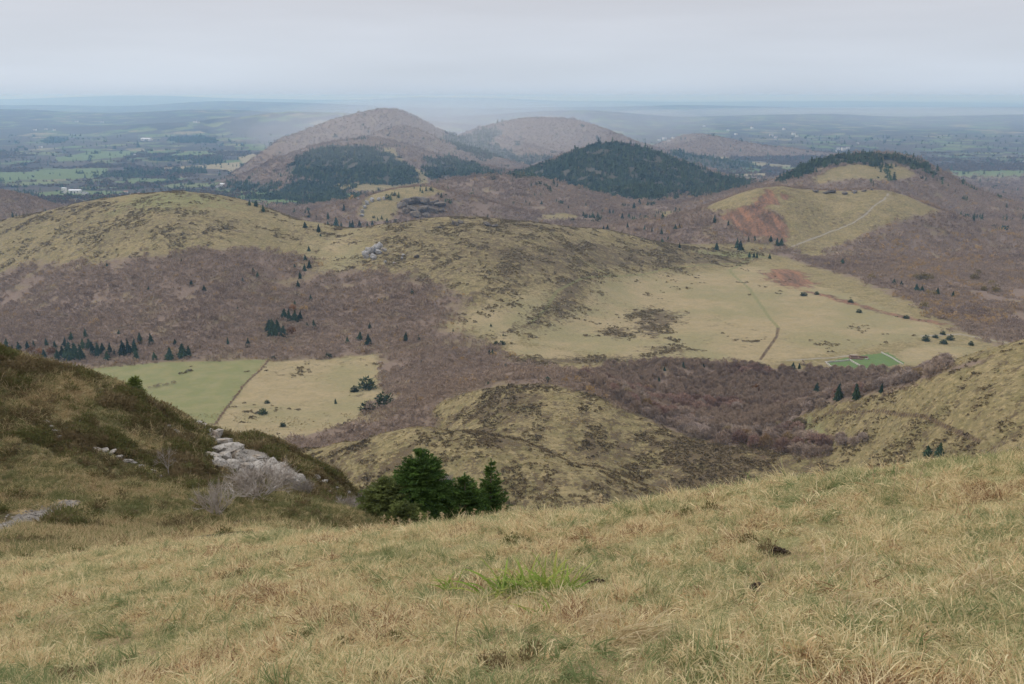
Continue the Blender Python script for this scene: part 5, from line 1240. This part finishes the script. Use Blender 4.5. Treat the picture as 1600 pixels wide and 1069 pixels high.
# ------------------------------------------------------------------ young spruces behind the grass edge
def near_needles(name, c0, c1):
    s = NT(name); n = s.noise(1.2, 3); t = s.attr('rnd').outputs['Fac']
    col = s.mix(s.ss(n, .35, .65), c0, c1); col = s.mix(s.ss(t, .6, 1.0), col, tuple(q * 1.7 for q in c1))
    return s.done(col, .7, trans=.2, spec=.2)
def near_spruce(H, R, seed, whorls, nb, dens, bend=0.0):
    """crown of a young spruce: whorls of branches feathered with needle sprays"""
    r = np.random.default_rng(seed); V, Fc, A = [], [], []; TV, TF = [], []
    def ax(z): return np.array([bend * (z / H) ** 2 * H, 0, z])
    prev = ax(0)
    for j in range(1, 7): cur = ax(H * j / 6); tube(TV, TF, prev - (np.array([0, 0, .3]) if j == 1 else 0), cur, .022 * H * (1 - (j - 1) / 6.2), .022 * H * (1 - j / 6.2), 6); prev = cur
    S = []
    def spray(p, d, l, c): S.append((*p, *d, l, c))
    for w in range(whorls):
        f = (w + r.uniform(-.3, .3)) / whorls; f = min(max(f, 0.01), .985); z = H * (.04 + .95 * f); L = R * (1 - f) ** .85 * r.uniform(.85, 1.12) + .10
        for k in range(nb if f < .8 else 4):
            a = 6.283 * (k + r.uniform(-.3, .3)) / nb + w * 1.1; l = L * r.uniform(.75, 1.18); up = .15 + .75 * f ** 1.5
            p = ax(z); d = unit(np.array([math.cos(a), math.sin(a), up - .15])); n = max(3, int(l / .13)); c = r.uniform()
            for j in range(n):
                q = p + d * l / n; g = (j + 1) / n; side = unit(np.cross(d, (0, 0, 1)))
                tl = .34 * l * (1 - g * .75) + .06
                spray(p, d, l / n * 1.2, c)
                for sg in (-1, 1): spray(p + d * l / n * r.uniform(), unit(d * .8 + side * sg + np.array([0, 0, r.normal(-.05, .12)])), tl * r.uniform(.7, 1.2), c)
                p = q; d = unit(d + np.array([0, 0, .05 - .02 * j]))
    for q in range(10): spray(ax(H * .93), np.array([0, 0, 1.0]), H * .08, .8)
    S = np.repeat(np.array(S), dens, 0); n = len(S); nrm = lambda v: v / np.linalg.norm(v, axis=1, keepdims=True)
    o = S[:, :3] + S[:, 3:6] * (S[:, 6] * r.uniform(0, 1, n))[:, None]; e_ = nrm(S[:, 3:6] * .9 + r.normal(0, .5, (n, 3)))
    sd = nrm(np.cross(e_, r.normal(size=(n, 3)))) * r.uniform(.013, .026, n)[:, None]; tip = o + e_ * r.uniform(.08, .17, n)[:, None]
    V = np.stack([o - sd, o + sd, tip], 1).reshape(-1, 3); Fc = np.arange(3 * n).reshape(-1, 3).tolist(); A = np.repeat(S[:, 7], 3)
    return (V.tolist(), Fc, A), (TV, TF)
M_SP_DARK = near_needles('spruce_needles_deep', (.042, .085, .018), (.068, .118, .025)); M_SP_PALE = near_needles('spruce_needles_pale', (.085, .105, .032), (.115, .135, .04))
M_PINE_N = near_needles('pine_needles_bright', (.09, .125, .03), (.14, .17, .045))
def young_spruce(label, px, top, Y, H, R, seed, whorls, nb, dens, mat, bend=0.0, name='spruce_tree', zoff=None):
    s_, t_ = ray(px, top); X = s_ * Y; ztop = t_ * Y + EYE; zb = ground(X, Y)
    if H is None: H = ztop - zb
    crown, (TV, TF) = near_spruce(H, R, seed, whorls, nb, dens, bend)
    t = empty(name, (X - bend * H, Y, zb - .05)); link('trunk', mesh_from('trunk', TV, TF, True), M_BARK, t); link('crown', rnd_mesh('crown', crown, mat), None, t)
    return tag(t, label, 'tree')
young_spruce('biggest and darkest young spruce, in the middle of the near clump', 656, 702, 40, None, 2.6, 901, 38, 13, 9, M_SP_DARK)
young_spruce('paler sparse young spruce on the left of the near clump', 600, 748, 39, None, 1.8, 902, 26, 10, 8, M_SP_PALE)
young_spruce('squat young spruce just right of the biggest one', 726, 740, 40, None, 2.0, 903, 28, 12, 8, M_SP_DARK)
young_spruce('slender-topped young spruce at the right end of the near clump', 768, 718, 41, None, 1.6, 904, 28, 10, 8, M_SP_DARK, .02)
young_spruce('low dark young spruce filling the gap behind the clump', 694, 764, 42, None, 1.9, 905, 14, 11, 9, M_SP_DARK)
young_spruce('low pale young spruce bush at the foot of the clump', 628, 785, 37.5, None, 1.4, 906, 11, 11, 9, M_SP_PALE)
young_spruce('small bright green pine leaning on the spur crest', 212, 588, 51.5, None, .62, 907, 10, 7, 7, M_PINE_N, .16, 'pine_tree')

# ------------------------------------------------------------------ bare shrubs in the hollow
M_GREYTWIG = foliage_mat('grey_twigs', (.27, .23, .19), (.36, .32, .28), None, 1.5)
def shrub(label, px, py, hpx, Y0, Y1, seed, multi=6, w=.0035, spread=.5, nb=4, twigs=5, name='bare_shrub', wide=1.0, th=.12):
    X, Y = hit(px, py, Y0, Y1); h = hpx * Y / F_PX * 1.04
    (tv, tf), (bv, bf) = bare_tree(seed, 3, twigs, spread, th, w, multi, nb)
    t = empty(name, (X, Y, ground(X, Y) - .03), 0); t.scale = (h * wide, h * wide, h)
    link('stem', mesh_from('stem', tv, tf), M_GREYTWIG, t); link('twigs', mesh_from('twigs', bv, bf), M_GREYTWIG, t)
    return tag(t, label, 'shrub')
shrub('leafless grey shrub with splayed stems in the hollow below the outcrop', 338, 805, 80, 28, 50, 921, 7, .0022, .32, 3, 4, wide=1.15)
shrub('dense leafless grey bush against the pale outcrop', 408, 778, 72, 36, 56, 922, 8, .0034, .5, 4, 6, wide=1.25)
shrub('thin leafless sapling standing in the heather', 264, 748, 62, 36, 56, 923, 1, .004, .5, 3, 4, 'sapling', .7, .35)
shrub('low grey bush on the lower end of the spur', 470, 775, 36, 40, 62, 924, 6, .004, .5, 4, 5, wide=1.3)
shrub('slim leafless grey bush left of the pale young spruce', 578, 800, 48, 40, 70, 925, 6, .0035, .35, 4, 5, wide=1.0)
shrub('low leafless bush beside the spur foot', 545, 808, 42, 40, 70, 926, 6, .0035, .4, 4, 5, wide=1.2)
shrub('pale leafless bush behind the gap between the spruces', 697, 762, 26, 100, 560, 927, 7, .008, .6, 4, 6, wide=1.2)

# ------------------------------------------------------------------ sword-leaved clumps, straw tussocks, molehills, dry stalks in the turf
def at_ground(px, py): return hit(px, py, 3.0, 16.5)
def leaf_meshes(mat):
    out = []
    for k in range(5):
        V, Fc, A = blades_mesh(1, 940 + k, .0, 1.0, .032, droop=.25 + .28 * k, lean=(.45, 0), segs=5); out.append(rnd_mesh('leaf', (V, Fc, [k * .22] * len(A)), mat))
    return out
LEAF = leaf_meshes(M_IRIS)
def sword_clump(label, px, py, n, R, L, seed):
    X, Y = at_ground(px, py); t = empty('leafy_plant', (X, Y, ground(X, Y))); r = random.Random(seed)
    for k in range(n):
        a = r.uniform(0, 6.28); q = R * math.sqrt(r.random()); x, y = q * math.cos(a), q * math.sin(a) * .7; o = link('leaf', r.choice(LEAF), None, t)
        o.location = (x, y, -.36 * y + .13 * x - .01); o.rotation_euler = (r.gauss(0, .15), r.gauss(0, .15), r.uniform(0, 6.28)); s_ = L * r.uniform(.6, 1.15); o.scale = (s_, s_, s_)
    tag(t, label, 'plant')
sword_clump('largest bright green sword-leaved clump in the near turf', 815, 930, 200, .34, .42, 1)
sword_clump('smaller darker green clump just right of the largest one', 868, 928, 60, .16, .38, 2)
sword_clump('small yellow-green tuft of leaves left of the largest clump', 705, 922, 22, .08, .24, 3)
sword_clump('low green tuft of leaves below the largest clump', 850, 965, 24, .11, .24, 4)
def tussock(label, px, py, n, R, L, seed, lean=(.5, .0), mat=None):
    X, Y = at_ground(px, py); o = link('tussock', rnd_mesh('tussock', blades_mesh(n, seed, R, L, .0042, 1.3, lean, 4), mat or M_STRAW)); o.location = (X, Y, ground(X, Y)); tag(o, label, 'tussock')
tussock('flattened straw tussock right of the bright green clump', 935, 985, 240, .22, .34, 951, (.6, -.1))
tussock('bleached straw tussock low in the middle of the turf', 985, 1005, 200, .18, .30, 952, (.7, -.2))
tussock('tawny straw tussock in the lower right of the turf', 1330, 960, 220, .22, .32, 953, (.4, -.3))
tussock('pale domed grass tussock in the right-hand turf', 1320, 900, 260, .20, .30, 954, (.5, .1))
tussock('wispy straw tussock near the molehill', 1200, 905, 120, .14, .26, 955, (.3, .0))
tussock('orange-tinged tussock at the right picture edge', 1540, 930, 200, .22, .30, 956, (.5, .0))
tussock('straw tussock at the lower left of the turf', 80, 985, 200, .20, .28, 957, (.5, .2))
M_EARTH = rock_mat('dark_earth', (.040, .027, .018), (.065, .045, .030), (.028, .02, .014), 6)
def molehill(label, px, py, w, h, seed):
    """heap of crumbled soil: many small clods piled into a low mound"""
    X, Y = at_ground(px, py); r = np.random.default_rng(seed); V, Fc = [], []; cl = pebble(seed)
    for k in range(70):
        a = r.uniform(0, 6.28); q = math.sqrt(r.uniform()) ; x, y = q * w * math.cos(a), q * w * .8 * math.sin(a); c = w * r.uniform(.08, .22); z = h * (1 - q * q) * r.uniform(.5, 1) - .36 * y + .13 * x
        b = len(V); V.extend([(p[0] * c + x, p[1] * c + y, p[2] * c * .8 + z) for p in cl[0]]); Fc.extend([tuple(i + b for i in f) for f in cl[1]])
    o = link('molehill', mesh_from('molehill', V, Fc), M_EARTH); o.location = (X, Y, ground(X, Y)); tag(o, label, 'molehill')
molehill('dark earth molehill in the lower right turf', 1178, 925, .11, .08, 961)
molehill('dark earth molehill higher up the right-hand turf', 1214, 866, .12, .08, 962)
molehill('small dark earth patch right of the green clump', 932, 912, .09, .05, 963)
M_DRY = foliage_mat('dry_stalks', (.40, .30, .17), (.52, .42, .26), None, 8.0)
def stalk(label, px, base, top, seed, heads=5):
    X, Y = at_ground(px, base); h = (base - top) * Y / F_PX * 1.06; r = np.random.default_rng(seed); V, Fc = [], []; HV, HF = [], []
    p = np.array([0, 0, -.02]); d = unit(np.array([r.normal(0, .1), r.normal(0, .1), 1])); n = 6
    for j in range(n):
        q = p + d * (h + .02) / n; tube(V, Fc, p, q, .0055 * (1 - j * .08), .0055 * (1 - (j + 1) * .08), 5); p = q; d = unit(d + r.normal(0, .07, 3))
        if j >= 2 and heads:
            for sg in range(2):
                e_ = unit(np.array([r.normal(), r.normal(), .9])); tube(V, Fc, p, p + e_ * .035, .002, .0015, 3); v, f = tuft_ball(14, int(r.integers(1e6)), .016, .026, .006, .012); b = len(HV)
                HV.extend([np.array(k) + p + e_ * .033 for k in v]); HF.extend([tuple(i + b for i in g) for g in f])
    t = empty('dried_stalk', (X, Y, ground(X, Y))); link('stem', mesh_from('stem', V, Fc), M_DRY, t)
    if heads: link('seed_heads', mesh_from('seed_heads', HV, HF), M_DRY, t)
    tag(t, label, 'dry stalk')
stalk('tallest dried flower stalk on the right of the turf crest', 1392, 785, 708, 971)
stalk('second dried stalk just left of the tallest one', 1364, 772, 708, 972)
stalk('bent dried stalk right of the tallest one', 1428, 780, 718, 973)
stalk('dried flower stalk on the crest in the middle of the picture', 936, 795, 764, 974)
stalk('dried flower stalk beside the one on the middle crest', 928, 800, 770, 975)
stalk('pale dead stick standing before the heather at the left', 374, 868, 826, 976, 0)
for k, (px, b_, tp) in enumerate([(600, 826, 800), (612, 825, 803), (622, 824, 806), (640, 825, 808), (660, 822, 800), (672, 822, 796), (690, 820, 800), (722, 818, 798), (735, 818, 796), (750, 815, 803), (784, 812, 790), (812, 812, 796)]):
    stalk('little dried seed head on the turf edge before the spruces', px, b_, tp, 980 + k)
for o in C.objects:
    if o.get('label') == 'little dried seed head on the turf edge before the spruces': o['group'] = 'seed heads before the spruces'
stalk('long bare straw leaning in the lower middle of the turf', 710, 1015, 940, 995, 0)
stalk('thin bare straw at the bottom left of the turf', 352, 1028, 985, 996, 0)
stalk('thin bare straw right of the green clump', 878, 985, 932, 997, 0)
# ------------------------------------------------------------------ haze: the air between the hills
def haze():
    x0, x1, y0, y1, z0, z1 = -130000, 130000, -600, 150000, EYE - 505, EYE + 30
    V = [(x0, y0, z0), (x1, y0, z0), (x1, y1, z0), (x0, y1, z0), (x0, y0, z1), (x1, y0, z1), (x1, y1, z1), (x0, y1, z1)]
    Fc = [(0, 3, 2, 1), (4, 5, 6, 7), (0, 1, 5, 4), (1, 2, 6, 5), (2, 3, 7, 6), (3, 0, 4, 7)]
    s = NT('haze_air'); pv = s.n('ShaderNodeVolumePrincipled')
    pv.inputs['Color'].default_value = (.38, .65, 1.0, 1); pv.inputs['Density'].default_value = 5.0e-5; pv.inputs['Absorption Color'].default_value = (.58, .58, .58, 1); pv.inputs['Anisotropy'].default_value = 0.25
    s.l(pv.outputs[0], s.out.inputs['Volume'])
    o = link('haze', mesh_from('haze', V, Fc), s.m)
    tag(o, 'pale blue haze over the plain and hills', 'haze', kind='stuff')
haze()

def mist(label, px, py, Y, rx, ry, rz, dens):
    X, _, z = at(px, py, Y); bm = bmesh.new(); bmesh.ops.create_icosphere(bm, subdivisions=4, radius=1)
    for v in bm.verts: v.co = (v.co.x * rx, v.co.y * ry, v.co.z * rz)
    me = bpy.data.meshes.new('mist'); bm.to_mesh(me); bm.free()
    s = NT('mist_air'); pv = s.n('ShaderNodeVolumePrincipled'); pv.inputs['Color'].default_value = (.93, .95, 1, 1); pv.inputs['Density'].default_value = dens; s.l(pv.outputs[0], s.out.inputs['Volume'])
    o = link('mist', me, s.m); o.location = (X, Y, min(z + EYE, EYE + 20 - rz)); tag(o, label, 'mist', kind='stuff')
mist('thin veil of drizzle drifting past the tall central peak', 680, 205, 5500, 1000, 1700, 205, 0.9e-4)
mist('thin veil of drizzle between the two tall hills', 730, 195, 7400, 1900, 2300, 220, 0.75e-4)
mist('faint drizzle veil in front of the tall central peak', 640, 215, 5100, 620, 1000, 180, 0.5e-4)
mist('pale rain veil over the plain at the right of the horizon', 1500, 185, 21000, 9500, 8000, 235, 0.45e-4)
